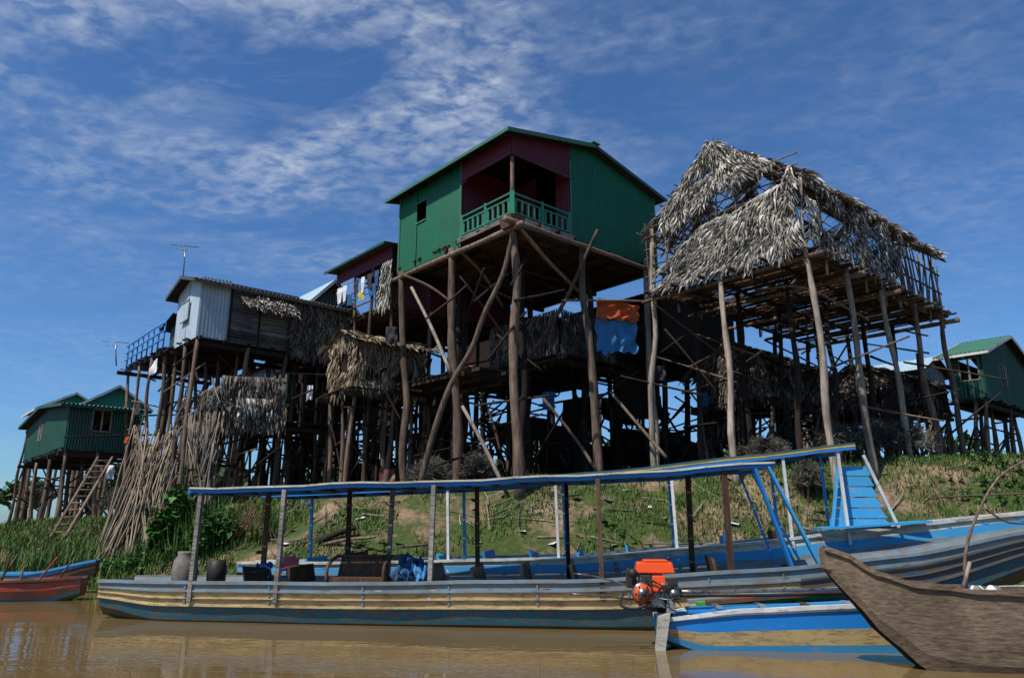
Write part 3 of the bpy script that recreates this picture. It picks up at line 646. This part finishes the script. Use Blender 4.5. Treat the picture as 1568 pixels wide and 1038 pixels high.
sheet(g,PA(-2.05,-.2,.7),PA(-1.5,-.2,.7),PA(-1.55,.15,1.0),PA(-1.95,.15,1.03),'clothb',12,.12); sheet(g,PA(-1.95,.15,1.03),PA(-1.55,.15,1.0),PA(-1.5,.5,.7),PA(-2.05,.5,.7),'clothb',12,.12)
sheet(g,PA(-1.7,-.25,.72),PA(-1.35,-.25,.72),PA(-1.4,.1,.9),PA(-1.65,.1,.95),'tarpb',10,.1)
g.out('tarp_bundle')
g=G()
sheet(g,PA(-4.3,.4,.75),PA(-3.9,.4,.78),PA(-3.95,.5,1.02),PA(-4.25,.5,1.0),'clothr',6,.05); sheet(g,PA(-4.8,.3,.65),PA(-4.4,.3,.65),PA(-4.45,.5,.9),PA(-4.75,.5,.9),'clothb',8,.08)
g.out('cloth_bundle')
# boat B
def By(x): return 16.1-.172*(x+5.5)
dB,nB=dirn(-.172)
def PB(x,off,z): return Vector((x,By(x),0))+nB*off+Vector((0,0,z))
wB=[(-5.6,.35),(-4,.6),(0,.75),(5,.7),(8,.45),(11,.2)]; tB=[(-5.6,.8),(-3,.84),(1,.95),(4,1.2),(6,1.42),(9,1.75),(11,2.05)]; bB=[(-5.6,.1),(-4,-.2),(5,-.2),(8,.3),(11,1.5)]
H=empty('blue_covered_boat'); g=G()
line=[(x,By(x),interp(wB,x),interp(tB,x),interp(bB,x)) for x in lin(-5.6,11,46)]
hull(g,line,[(.09,'cream'),(.2,'blueL'),(.26,'hullgrey'),(.7,'hullblack'),(1,'hulllow')],'blueL')
for x in lin(-4.8,9,24): w=interp(wB,x); z=interp(tB,x)-.1; beam(g,PB(x,-w,z),PB(x,w,z),.1,.03,'blueL')
g.out('hull',H)
cb=lambda x: interp([(-5,2.13),(-1,2.26),(2,2.47),(4.5,2.72),(6.35,2.92)],x)
g=G(); xx=lin(-5,6.35,22)
for a,b_ in zip(xx[:-1],xx[1:]):
    for o in (-.72,.72):
        beam(g,PB(a,o,cb(a)),PB(b_,o,cb(b_)),.04,.05,'blue'); beam(g,PB(a,o,cb(a)+.045),PB(b_,o,cb(b_)+.045),.05,.035,'yellow'); beam(g,PB(a,o,cb(a)+.08),PB(b_,o,cb(b_)+.08),.06,.03,'hullblue')
    for o in lin(-.6,.6,7): beam(g,PB(a,o,cb(a)+.05),PB(b_,o,cb(b_)+.05),.18,.02,'grey')
    beam(g,PB(a,-.7,cb(a)+.01),PB(a,.7,cb(a)+.01),.05,.05,'brown')
g.out('canopy_roof',H)
g=G()
for x in (-4.5,-1.1,1.0,3.15,5.15,6.1):
    for o in (-.68,.68): beam(g,PB(x,o,interp(tB,x)-.2),PB(x-.05,o,cb(x)),.07,.05,'white' if o<0 else 'blueL')
for x in lin(-4,5,11): z=interp(tB,x); hexa(g,[PB(x+a,b_,z-.3) for a,b_ in((-.02,-.5),(.03,-.5),(.03,.5),(-.02,.5))],[PB(x+a-.08,b_,z+U(.02,.2)) for a,b_ in((-.02,-.5),(.03,-.5),(.03,.5),(-.02,.5))],random.choice(('blue','blueL','hullblack','brown')))
g.out('canopy_posts',H)
g=G()
for k in range(6):
    t=k/6; t2=(k+.9)/6; z0,z1=1.5+1.12*t,1.5+1.12*t2
    f=lambda t: .52-.27*math.sin(t*1.5)
    hexa(g,[PB(6.35+a,b_,z0) for a,b_ in((-f(t),-.55),(f(t),-.55),(f(t),-.5),(-f(t),-.5))],[PB(6.35+a-.05,b_,z1) for a,b_ in((-f(t2),-.55),(f(t2),-.55),(f(t2),-.5),(-f(t2),-.5))],'blueL')
beam(g,PB(5.85,-.6,1.5),PB(6.1,-.6,2.85),.06,.05,'blueL'); beam(g,PB(6.95,-.6,1.5),PB(6.5,-.6,2.8),.06,.05,'white')
for o in (-.3,0,.3): beam(g,PB(5.6,-.5+o,1.5),PB(7.4,-.5+o,1.62),.25,.04,'blueL')
g.out('stern_panel',H)
# boat D with engine
H=empty('painted_long_tail_boat'); g=G()
def PD(x,off,z): return Vector((x,10.1-.09*(x-1.9),0))+dirn(-.09)[1]*off+Vector((0,0,z))
line=[(x,PD(x,.45,0).y,interp([(1.95,.30),(2.6,.42),(7,.42)],x),interp([(1.95,.36),(3,.50),(5,.60),(7,.75)],x),interp([(1.95,.10),(2.6,-.15),(7,-.15)],x)) for x in lin(1.95,7,20)]
hull(g,line,[(.08,'white'),(.38,'blue'),(.66,'hullyel'),(.85,'blueL'),(1,'hullblue')],'blueL')
for i,(x0_,x1_,m_,o,h_) in enumerate(((2.3,6.5,'blue',.12,.03),(2.3,6.5,'blueL',.33,.03),(2.5,5.2,'brgreen',.66,.06),(2.4,5,'hullgrey',.82,.05),(2.6,5.3,'rust',.5,.05))):
    beam(g,PD(x0_,o,.47+.02*i),PD(x1_,o,.64+.04*i),.18,h_,m_)
for k in range(5): beam(g,PD(2.7+k*.55,.05,.53+k*.02),PD(2.7+k*.55,.85,.53+k*.02),.07,.03,random.choice(('cream','hullgrey','brown')))
hexa(g,[PD(1.86,.05,.0),PD(1.98,.05,.0),PD(1.98,.2,.0),PD(1.86,.2,.0)],[PD(1.9,.0,.42),PD(2.06,.0,.46),PD(2.06,.22,.46),PD(1.9,.22,.42)],'cream')
g.out('hull',H)
H=empty('long_tail_engine'); g=G()
def bx(x0,x1,o0,o1,z0,z1,m,t=0): hexa(g,[PD(x0,o0,z0),PD(x1,o0,z0),PD(x1,o1,z0),PD(x0,o1,z0)],[PD(x0+t,o0+t,z1),PD(x1-t,o0+t,z1),PD(x1-t,o1-t,z1),PD(x0+t,o1-t,z1)],m)
ex=1.72
bx(ex-.08,ex+.44,.1,.45,.95,1.09,'orange',.03); bx(ex+.03,ex+.36,.13,.42,1.094,1.12,'orange',.01)
bx(ex-.05,ex+.3,.12,.42,.52,.94,'metal',.02); bx(ex-.2,ex-.06,.15,.38,.76,1.0,'black',.01)
bx(ex+.22,ex+.5,.08,.3,.62,.82,'metal',.03); bx(ex+.12,ex+.32,.04,.2,.72,.92,'orange',.02); bx(ex+.3,ex+.42,.05,.3,.45,.62,'hullgrey',.01)
bx(ex-.0,ex+.12,.02,.14,.84,.93,'black',.01); bx(ex+.34,ex+.46,.02,.12,.80,.90,'black',.01)
g.out('engine_block',H,.02)
g=G()
def disc(c,r,t,m,ax,n=20,r2=None):
    ax=Vector(ax).normalized(); pole(g,[c-ax*t/2,c+ax*t/2],r,r2 or r,m,n)
disc(PD(ex+.0,.05,.70),.145,.06,'metal',(0,1,0)); disc(PD(ex+.0,0.0,.70),.12,.03,'orange',(0,1,0)); disc(PD(ex+.0,-.02,.70),.075,.05,'metal',(0,1,0)); disc(PD(ex+.0,-.04,.70),.035,.08,'black',(0,1,0))
for k in range(6):
    a=k*math.pi/3; disc(PD(ex+.0+.1*math.cos(a),-.018,.70+.1*math.sin(a)),.012,.03,'black',(0,1,0),6)
disc(PD(ex-.12,.04,.95),.06,.12,'black',(0,1,0)); disc(PD(ex+.4,.02,.7),.06,.1,'metal',(0,1,0)); disc(PD(ex+.38,.25,1.14),.03,.04,'black',(0,0,1),12)
for k in range(7): disc(PD(ex+.26+.03*k,.1,.78),.08,.012,'metal',(1,0,0),12)
pole(g,[PD(ex+.45,.12,.72),PD(ex+1.2,.2,.72),PD(4.4,.35,.75)],.028,.022,'metal')
pole(g,[PD(ex+.4,.25,.66),PD(ex+1.2,.3,.66),PD(4.4,.4,.68)],.02,.02,'black')
pole(g,[PD(ex-.1,.1,.62),PD(ex-.5,.0,.66),PD(ex-.95,-.1,.70)],.014,.012,'metal')
pole(g,[PD(ex-.1,.3,.75),PD(ex-.55,.3,.88),PD(ex-.9,.3,.93)],.012,.01,'metal')
pole(g,[PD(ex+.1,.0,.6),PD(ex-.1,-.05,.52),PD(ex-.3,-.05,.56),PD(ex-.25,.0,.72)],.018,.018,'black')
pole(g,[PD(ex+.25,.3,.5),PD(ex+.35,.4,.3),PD(ex+.7,.5,.4)],.03,.03,'metal')
pole(g,[PD(ex+.0,.2,.55),PD(ex+.4,.35,.42)],.04,.04,'black')
for k in range(9): pole(g,[PD(ex+U(-.1,.3),U(0,.1),U(.6,.9)),PD(ex+U(-.1,.4),U(-.05,.05),U(.6,.9)),PD(ex+U(0,.5),U(0,.1),U(.55,.8))],.008,.008,random.choice(('black','metal')),5)
g.out('shaft_and_pulleys',H)
# dugout canoe
H=empty('dugout_canoe'); g=G()
line=[]; tab_t=[(3.72,1.31),(3.95,1.22),(4.2,1.05),(4.6,.92),(5.2,.85),(7.5,.82),(9,1.1)]; tab_b=[(3.72,1.05),(3.95,.75),(4.3,.32),(4.7,-.02),(5.2,-.12),(8,-.12)]
tab_w=[(3.72,.09),(4.0,.17),(4.6,.28),(5.3,.36),(9,.40)]
for x in lin(3.72,9,44): line.append((x,9.1-.10*(x-3.75),interp(tab_w,x)+.015*noise.noise(Vector((x*2,0,4))),interp(tab_t,x)+.03*noise.noise(Vector((x*2.5,3,0))),interp(tab_b,x)))
hull(g,line,[(.06,'canoe'),(.3,'canoe'),(.55,'canoe'),(.8,'canoe'),(1,'canoe')],'canoe',.05)
hexa(g,[(3.70,9.02,1.08),(4.0,8.98,1.0),(4.0,9.18,1.0),(3.70,9.18,1.08)],[(3.70,9.03,1.30),(4.05,8.98,1.17),(4.05,9.18,1.17),(3.70,9.17,1.30)],'canoe')
g.out('hull',H)
g=G()
for x in (5.2,5.9,6.7): y=9.1-.1*(x-3.75); beam(g,(x,y-.34,.80),(x,y+.34,.80),.14,.035,'canoe')
g.out('thwarts',H)
g=G(); pole(g,[S(1480,905,8.7),S(1478,850,8.75),S(1495,790,8.9),S(1530,730,9),S(1580,700,9.2)],.02,.012,'post')
pole(g,[S(1475,900,8.7),S(1485,860,8.7)],.025,.02,'postlight'); pole(g,[S(1425,762,10.2),S(1500,758,10),S(1590,755,9.8)],.012,.01,'post')
pole(g,[S(1510,780,9),S(1545,800,9),S(1590,800,9)],.012,.01,'post'); g.out('net_hoop',H)
g=G()
for k in range(9): lathe(g,S(1490+k*5,905,8.7)+Vector((U(-.04,.04),U(-.05,.1),-.02)),[(0,.04),(.04,.06),(.08,.02)],random.choice(('clothw','clay')),8)
g.out('net_bundle',H)
# boats far left
H=empty('red_rowing_boat'); g=G()
line=[(x,16.4+.05*(x+12),interp([(-13.6,.12),(-12.4,.4),(-10.5,.42),(-9.2,.15)],x),interp([(-13.6,.95),(-12.6,.56),(-11,.40),(-9.2,.46)],x),interp([(-13.6,.4),(-12.6,-.1),(-9.8,-.1),(-9.2,.1)],x)) for x in lin(-13.6,-9.2,20)]
hull(g,line,[(.12,'rust'),(.4,'red'),(.7,'rust'),(.85,'hullblue'),(1,'hulllow')],'hullgrey'); g.out('hull',H)
g=G()
for k in range(9): a=Vector((-12+U(-.5,2.3),16.45,.38)); pole(g,[a,a+Vector((U(-.5,.5),U(0,.3),U(.2,.7)))],.025,.02,random.choice(('rust','brown','red')),5,.02)
beam(g,(-11.6,16.2,.42),(-11.6,16.7,.42),.2,.03,'brown'); beam(g,(-10.5,16.2,.40),(-10.5,16.8,.40),.2,.03,'brown')
g.out('oars',H)
H=empty('blue_rowing_boat'); g=G()
line=[(x,17.9+.08*(x+12),interp([(-16,.2),(-14,.4),(-9.8,.1)],x),interp([(-16,.7),(-14,.45),(-11.2,.45),(-9.8,.75)],x),interp([(-16,-.1),(-11,-.1),(-9.8,.45)],x)) for x in lin(-16,-9.8,18)]
hull(g,line,[(.2,'blueL'),(.5,'rust'),(1,'hulllow')],'hullgrey'); g.out('hull',H)
# ------------------------------------------------------------ stick fans, ladder, clutter
g=G()
for k in range(150):
    a=S(U(205,270),U(650,740),U(21.6,22.4)); b_=S(U(140,250),U(800,845),U(19.8,20.8)); b_.z=ground(b_.x,b_.y)-.05
    pole(g,[b_,a],.028,.016,'stick',5,.04,2)
g.out('stick_stack')
g=G()
for k in range(130):
    a=S(U(285,338),U(630,690),U(22,22.8)); b_=S(U(275,325),U(770,800),U(21.5,22.3)); b_.z=ground(b_.x,b_.y)-.05
    pole(g,[b_,a],.026,.016,random.choice(('stick','twig')),5,.04,2)
g.out('stick_stack')
g=G()
a0,a1=S(78,822,20.8),S(150,700,25); b0,b1=S(100,822,20.8),S(172,700,25)
pole(g,[a0,a1],.05,.04,'post'); pole(g,[b0,b1],.05,.04,'post')
for t in lin(.05,.95,12): pole(g,[a0.lerp(a1,t),b0.lerp(b1,t)],.025,.025,'post')
g.out('bamboo_ladder')
g=G()
for k in range(150):
    x=U(-8,12); y=yw(x)+U(.5,4.2); d=Vector((U(-1,1),U(-.4,.4),0)).normalized()*U(.3,1.2); p=Vector((x,y,0)); q=p+d
    p.z=ground(p.x,p.y)+.03; q.z=ground(q.x,q.y)+U(.02,.18); pole(g,[p,q],.022,.012,random.choice(('stick','twig','brush')),5,.04)
for x in lin(3.2,8.6,14): y=17.3; z=ground(x,y); pole(g,[Vector((x,y,z-.1)),Vector((x+U(-.1,.1),y,z+U(.8,1.1)))],.025,.02,'twig',5,.03)
for z in (.4,.8): pole(g,[Vector((3,17.3,ground(3,17.3)+z)),Vector((8.8,17.3,ground(8.8,17.3)+z))],.02,.02,'twig',5,.05)
pole(g,[S(485,830,18.6),S(520,815,18.7),S(545,808,18.8)],.09,.05,'dark'); pole(g,[S(490,835,18.6),S(530,826,18.4),S(575,822,18.2)],.05,.03,'post')
for k in range(10): pole(g,[S(365+k*4,820-k*3,19),S(385+k*3,760+k*5,19.4),S(345+k*9,830,19.2)],.012,.01,'rust',4)
g.out('driftwood')
g=G()
for k in range(60):
    x=U(-7,9); y=yw(x)+U(.5,4.0); z=ground(x,y); d=Vector((U(-1,1),U(-1,1),0)).normalized()*U(.05,.13); e=Vector((-d.y,d.x,0))*U(.5,1)
    a=Vector((x,y,z+.01)); g.add([a-d-e,a+d-e+Vector((0,0,U(0,.06))),a+d+e+Vector((0,0,U(0,.1))),a-d+e+Vector((0,0,U(0,.05)))],[(0,1,2,3)],random.choice(('clothw','clothb','clay','clay','clay')))
g.out('litter')
def antenna(name,b,t):
    g=G(); pole(g,[b,t],.025,.02,'metal',6)
    d=Vector((1,.3,0)).normalized(); n=Vector((-.3,1,.25)).normalized()
    pole(g,[t-d*.45,t+d*.45],.012,.012,'metal',5)
    for s in lin(-.42,.42,7): pole(g,[t+d*s-n*.3,t+d*s+n*.3],.008,.008,'metal',4)
    pole(g,[t-d*.3-Vector((0,0,.15)),t+d*.1-Vector((0,0,.15))],.01,.01,'metal',4); g.out(name)
antenna('tv_antenna',S(280,430,25),S(284,377,25)); antenna('tv_antenna',S(178,560,27),S(177,524,27))
for px,py,Y,m_,w,h_ in ((600,500,24,'clothd',.4,.6),(722,560,23.5,'clothr',.3,.35),(170,712,22,'clothw',.2,.4),(593,718,21.5,'rust',.45,.5),(840,600,24,'clothb',.4,.6),(475,590,25,'clothw',.2,.5),(1075,600,24,'clothb',.35,.5),(1010,560,24,'clothd',.4,.5),(228,680,22,'yellow',.4,.3)):
    g=G(); p=S(px,py,Y); sheet(g,p+Vector((-w/2,0,-h_)),p+Vector((w/2,.05,-h_)),p+Vector((w/2,0,0)),p+Vector((-w/2,0,0)),m_,8,.07); g.out('hanging_cloth')
# ------------------------------------------------------------ vegetation
def blade(g,p,h,m,w=.02,sp=.35):
    a=U(0,6.28); d=Vector((math.cos(a),math.sin(a),0)); s=Vector((-d.y,d.x,0))*w; l=d*h*U(.05,sp)
    g.add([p-s,p+s,p+l*.4+Vector((0,0,h*.6))+s*.7,p+l*.4+Vector((0,0,h*.6))-s*.7,p+l*1.2+Vector((0,0,h))],[(0,1,2,3),(3,2,4)],m)
g=G()
for k in range(75000):
    x=U(-17,17); w=yw(x); y=w+U(-.1,5.8)
    dens=noise.noise(Vector((x*.55,y*.8,7)))+.12+(.35 if x<-6 else 0)+(.32 if x>4 else 0)+(.08 if y<w+1.3 else -.03)
    if dens<U(-.05,.2): continue
    p=Vector((x,y,ground(x,y)-.02)); blade(g,p,U(.06,.22)*(1.4 if x<-6 else 1),'grass',U(.008,.018),.7)
g.out('grass')
def bigplant(name,p,n,h,rad,m='leaf',ls=.16,stem=True):
    g=G()
    for k in range(n):
        a=U(0,6.28); rr=rad*math.sqrt(R_()); q=p+Vector((rr*math.cos(a),rr*math.sin(a)*.7,0)); q.z=ground(q.x,q.y)-.05
        hh=h*U(.5,1.1)*(1-.4*rr/rad); t=q+Vector((U(-.25,.25),U(-.25,.25),hh))
        pole(g,[q,t],.015,.006,'leaf',4,.03,2,False)
        for j in range(9):
            c=q.lerp(t,U(.35,1)); aa=U(0,6.28); d=Vector((math.cos(aa),math.sin(aa),U(-.5,.4))).normalized(); s=d.cross(Vector((0,0,1))).normalized()*ls*.45; L=ls*U(.8,1.6)
            g.add([c,c+d*L*.4+s,c+d*L+Vector((0,0,-L*.2)),c+d*L*.4-s],[(0,1,2,3)],m)
    g.out(name)
bigplant('leafy_bush',S(272,800,20.3),80,2.2,.65,'leaf',.24)
bigplant('leafy_bush',S(320,820,19.8),60,1.2,.7,'leaf',.18)
bigplant('leafy_bush',S(215,840,19.9),50,.7,1.0,'leaf',.14)
bigplant('leafy_bush',S(560,800,18.3),22,.3,.6,'leaf',.07)
bigplant('leafy_bush',S(950,770,18.3),30,.35,.9,'leaf',.06)
bigplant('leafy_bush',S(1540,700,20.3),40,.6,1.3,'leaf',.11)
bigplant('leafy_bush',S(1490,730,19.3),30,.35,1.2,'leaf',.09)
g=G()
for cx_,n_,w_,h_ in ((300,420,40,1.3),(60,480,70,.8),(205,400,50,.7),(110,350,40,1.0),(400,250,60,.5)):
    for k in range(n_):
        p=S(cx_+random.gauss(0,w_*.6),830,U(19.3,20.8)); p.z=ground(p.x,p.y)-.05; blade(g,p,h_*U(.5,1.15),'grass',U(.010,.025),.5)
g.out('reeds')
def brush(name,p,r,h,n=420,trunk=.35):
    g=G()
    for k in range(7):
        a=U(0,6.28); q=p+Vector((math.cos(a)*r*.5,math.sin(a)*r*.4,0)); q.z=ground(q.x,q.y)-.1
        pole(g,[q,q+Vector((U(-.15,.15),U(-.1,.1),trunk+.4))],.045,.03,'brown',5,.03)
    for k in range(n):
        a=U(0,6.28); e=U(-.3,1.4); d=Vector((math.cos(a)*math.cos(e),math.sin(a)*math.cos(e),math.sin(e))); c=p+Vector((U(-.3,.3)*r,U(-.3,.3)*r,0)); c.z=ground(p.x,p.y)+trunk+h*.2
        L=U(.55,1)*(1+.3*noise.noise(d*2+p)); t=c+Vector((d.x*r*L,d.y*r*L,d.z*h*L)); mid=c.lerp(t,.5)+Vector((U(-.1,.1),U(-.1,.1),.05))
        pole(g,[c,mid,t],.014,.005,'brush',3,0,2,False)
        for j in range(6): s=c.lerp(t,U(.5,1)); pole(g,[s,s+Vector((U(-.16,.16),U(-.16,.16),U(-.12,.16)))],.009,.004,'brush',3,0,1,False)
    g.out(name)
for px,Y,r,h in ((1285,21.5,.75,.8),(1345,21.8,.8,.85),(1392,22.3,.7,.85),(1175,21.8,.7,.6),(1235,19.6,.4,.5),(660,22.5,.7,.6),(730,22,.6,.6),(200,24,.8,.6)):
    brush('dry_brush',S(px,700,Y),r,h)
# distant trees
g=G()
for k in range(60):
    x=U(-90,100); y=U(75,105); hh=U(4.5,8.5); gz0=ground(x,y); pole(g,[Vector((x,y,gz0)),Vector((x,y,gz0+hh*.7))],.3,.12,'dark',5)
    for j in range(8): 
        dd=Vector((U(-2,2),U(-1,1),U(-.5,1.5))); pole(g,[Vector((x,y,gz0+hh*.5)),Vector((x,y,gz0+hh*.7))+dd],.1,.04,'dark',4)
    for j in range(420):
        a=U(0,6.28); e=U(-1,1); rr=(R_()**.4); c=Vector((x+math.cos(a)*2.8*rr*math.sqrt(1-e*e)*1.2,y+math.sin(a)*2.5*rr,gz0+hh*.68+e*hh*.36*rr))
        if noise.noise(c*.7)<-.15: continue
        s=U(.15,.4); u_=Vector((U(-1,1),U(-1,1),U(-1,1))).normalized()*s; v_=u_.cross(Vector((U(-1,1),U(-1,1),U(-1,1)))).normalized()*s
        g.add([c-u_-v_,c+u_-v_*.5,c+u_+v_,c-u_*.6+v_],[(0,1,2,3)],'tree')
g.out('distant_trees')
# ------------------------------------------------------------ light and sky
sun_dir=Vector((-.42,-.40,.86)).normalized()
sd=bpy.data.lights.new('sun','SUN'); sd.energy=5.0; sd.angle=math.radians(.53); sd.color=(1,.95,.87)
so=bpy.data.objects.new('sun',sd); so.rotation_euler=sun_dir.to_track_quat('Z','Y').to_euler(); bpy.context.scene.collection.objects.link(so)
w=bpy.data.worlds.new('World'); bpy.context.scene.world=w; w.use_nodes=True; nt=w.node_tree
bg=nt.nodes['Background']; bg.inputs[1].default_value=.1
sky=N(nt,'ShaderNodeTexSky',sky_type='NISHITA'); sky.sun_disc=False; sky.sun_elevation=math.asin(sun_dir.z); sky.sun_rotation=math.atan2(sun_dir.x,sun_dir.y)
sky.air_density=1.0; sky.dust_density=.45; sky.ozone_density=2.2
tint=N(nt,'ShaderNodeMix',data_type='RGBA',blend_type='MULTIPLY'); tint.inputs[0].default_value=1; tint.inputs[7].default_value=(.55,.88,1.24,1)
nt.links.new(sky.outputs[0],tint.inputs[6])
tc=N(nt,'ShaderNodeTexCoord'); sx=N(nt,'ShaderNodeSeparateXYZ'); nt.links.new(tc.outputs['Generated'],sx.inputs[0])
ad=N(nt,'ShaderNodeMath',operation='ADD'); ad.inputs[1].default_value=.12; nt.links.new(sx.outputs[2],ad.inputs[0])
mx=N(nt,'ShaderNodeMath',operation='MAXIMUM'); mx.inputs[1].default_value=.05; nt.links.new(ad.outputs[0],mx.inputs[0])
dx=N(nt,'ShaderNodeMath',operation='DIVIDE'); dy=N(nt,'ShaderNodeMath',operation='DIVIDE')
nt.links.new(sx.outputs[0],dx.inputs[0]); nt.links.new(mx.outputs[0],dx.inputs[1]); nt.links.new(sx.outputs[1],dy.inputs[0]); nt.links.new(mx.outputs[0],dy.inputs[1])
cb_=N(nt,'ShaderNodeCombineXYZ'); nt.links.new(dx.outputs[0],cb_.inputs[0]); nt.links.new(dy.outputs[0],cb_.inputs[1])
def cn(scale,st,rot,det,rough,dist):
    mp=N(nt,'ShaderNodeMapping'); mp.inputs['Scale'].default_value=st; mp.inputs['Rotation'].default_value=(0,0,rot); nt.links.new(cb_.outputs[0],mp.inputs[0])
    n=N(nt,'ShaderNodeTexNoise'); n.inputs['Scale'].default_value=scale; n.inputs['Detail'].default_value=det; n.inputs['Roughness'].default_value=rough; n.inputs['Distortion'].default_value=dist
    nt.links.new(mp.outputs[0],n.inputs[0]); return n.outputs['Fac']
fine=ramp(nt,cn(17,(1,1.4,1),.7,4,.58,.3),[(.38,.1),(.70,1)])
big=ramp(nt,cn(1.7,(1,1.3,1),.9,5,.62,.4),[(.42,0),(.66,1)])
wisp=ramp(nt,cn(2.3,(1,2.4,1),.75,7,.62,.5),[(.50,0),(.85,.8)])
def mth(op,a,b_):
    n=N(nt,'ShaderNodeMath',operation=op,use_clamp=True)
    for i,v in enumerate((a,b_)):
        if isinstance(v,float): n.inputs[i].default_value=v
        else: nt.links.new(v,n.inputs[i])
    return n.outputs[0]
dist=N(nt,'ShaderNodeVectorMath',operation='DISTANCE'); nt.links.new(cb_.outputs[0],dist.inputs[0]); dist.inputs[1].default_value=(-.42,1.25,0)
lw=N(nt,'ShaderNodeMapRange',interpolation_type='SMOOTHSTEP'); lw.inputs[1].default_value=.05; lw.inputs[2].default_value=1.1; lw.inputs[3].default_value=1.15; lw.inputs[4].default_value=.22; nt.links.new(dist.outputs['Value'],lw.inputs[0])
cf=mth('ADD',mth('MULTIPLY',mth('MULTIPLY',fine,big),.75),mth('MULTIPLY',wisp,.35)); cf=mth('MULTIPLY',cf,lw.outputs[0])
col=mixc(nt,cf,tint.outputs[2],(6.2,6.8,7.8))
nt.links.new(col,bg.inputs[0])
# ------------------------------------------------------------ camera
cd=bpy.data.cameras.new('camera'); cam=bpy.data.objects.new('camera',cd); bpy.context.scene.collection.objects.link(cam)
cam.location=(0,0,CAMZ); cam.rotation_euler=(math.pi/2+PITCH,0,0); cd.sensor_width=36; cd.lens=36*FPX/1568; cd.clip_end=3000
bpy.context.scene.camera=cam
sc=bpy.context.scene; sc.view_settings.view_transform='Standard'; sc.view_settings.look='None'; sc.view_settings.exposure=0
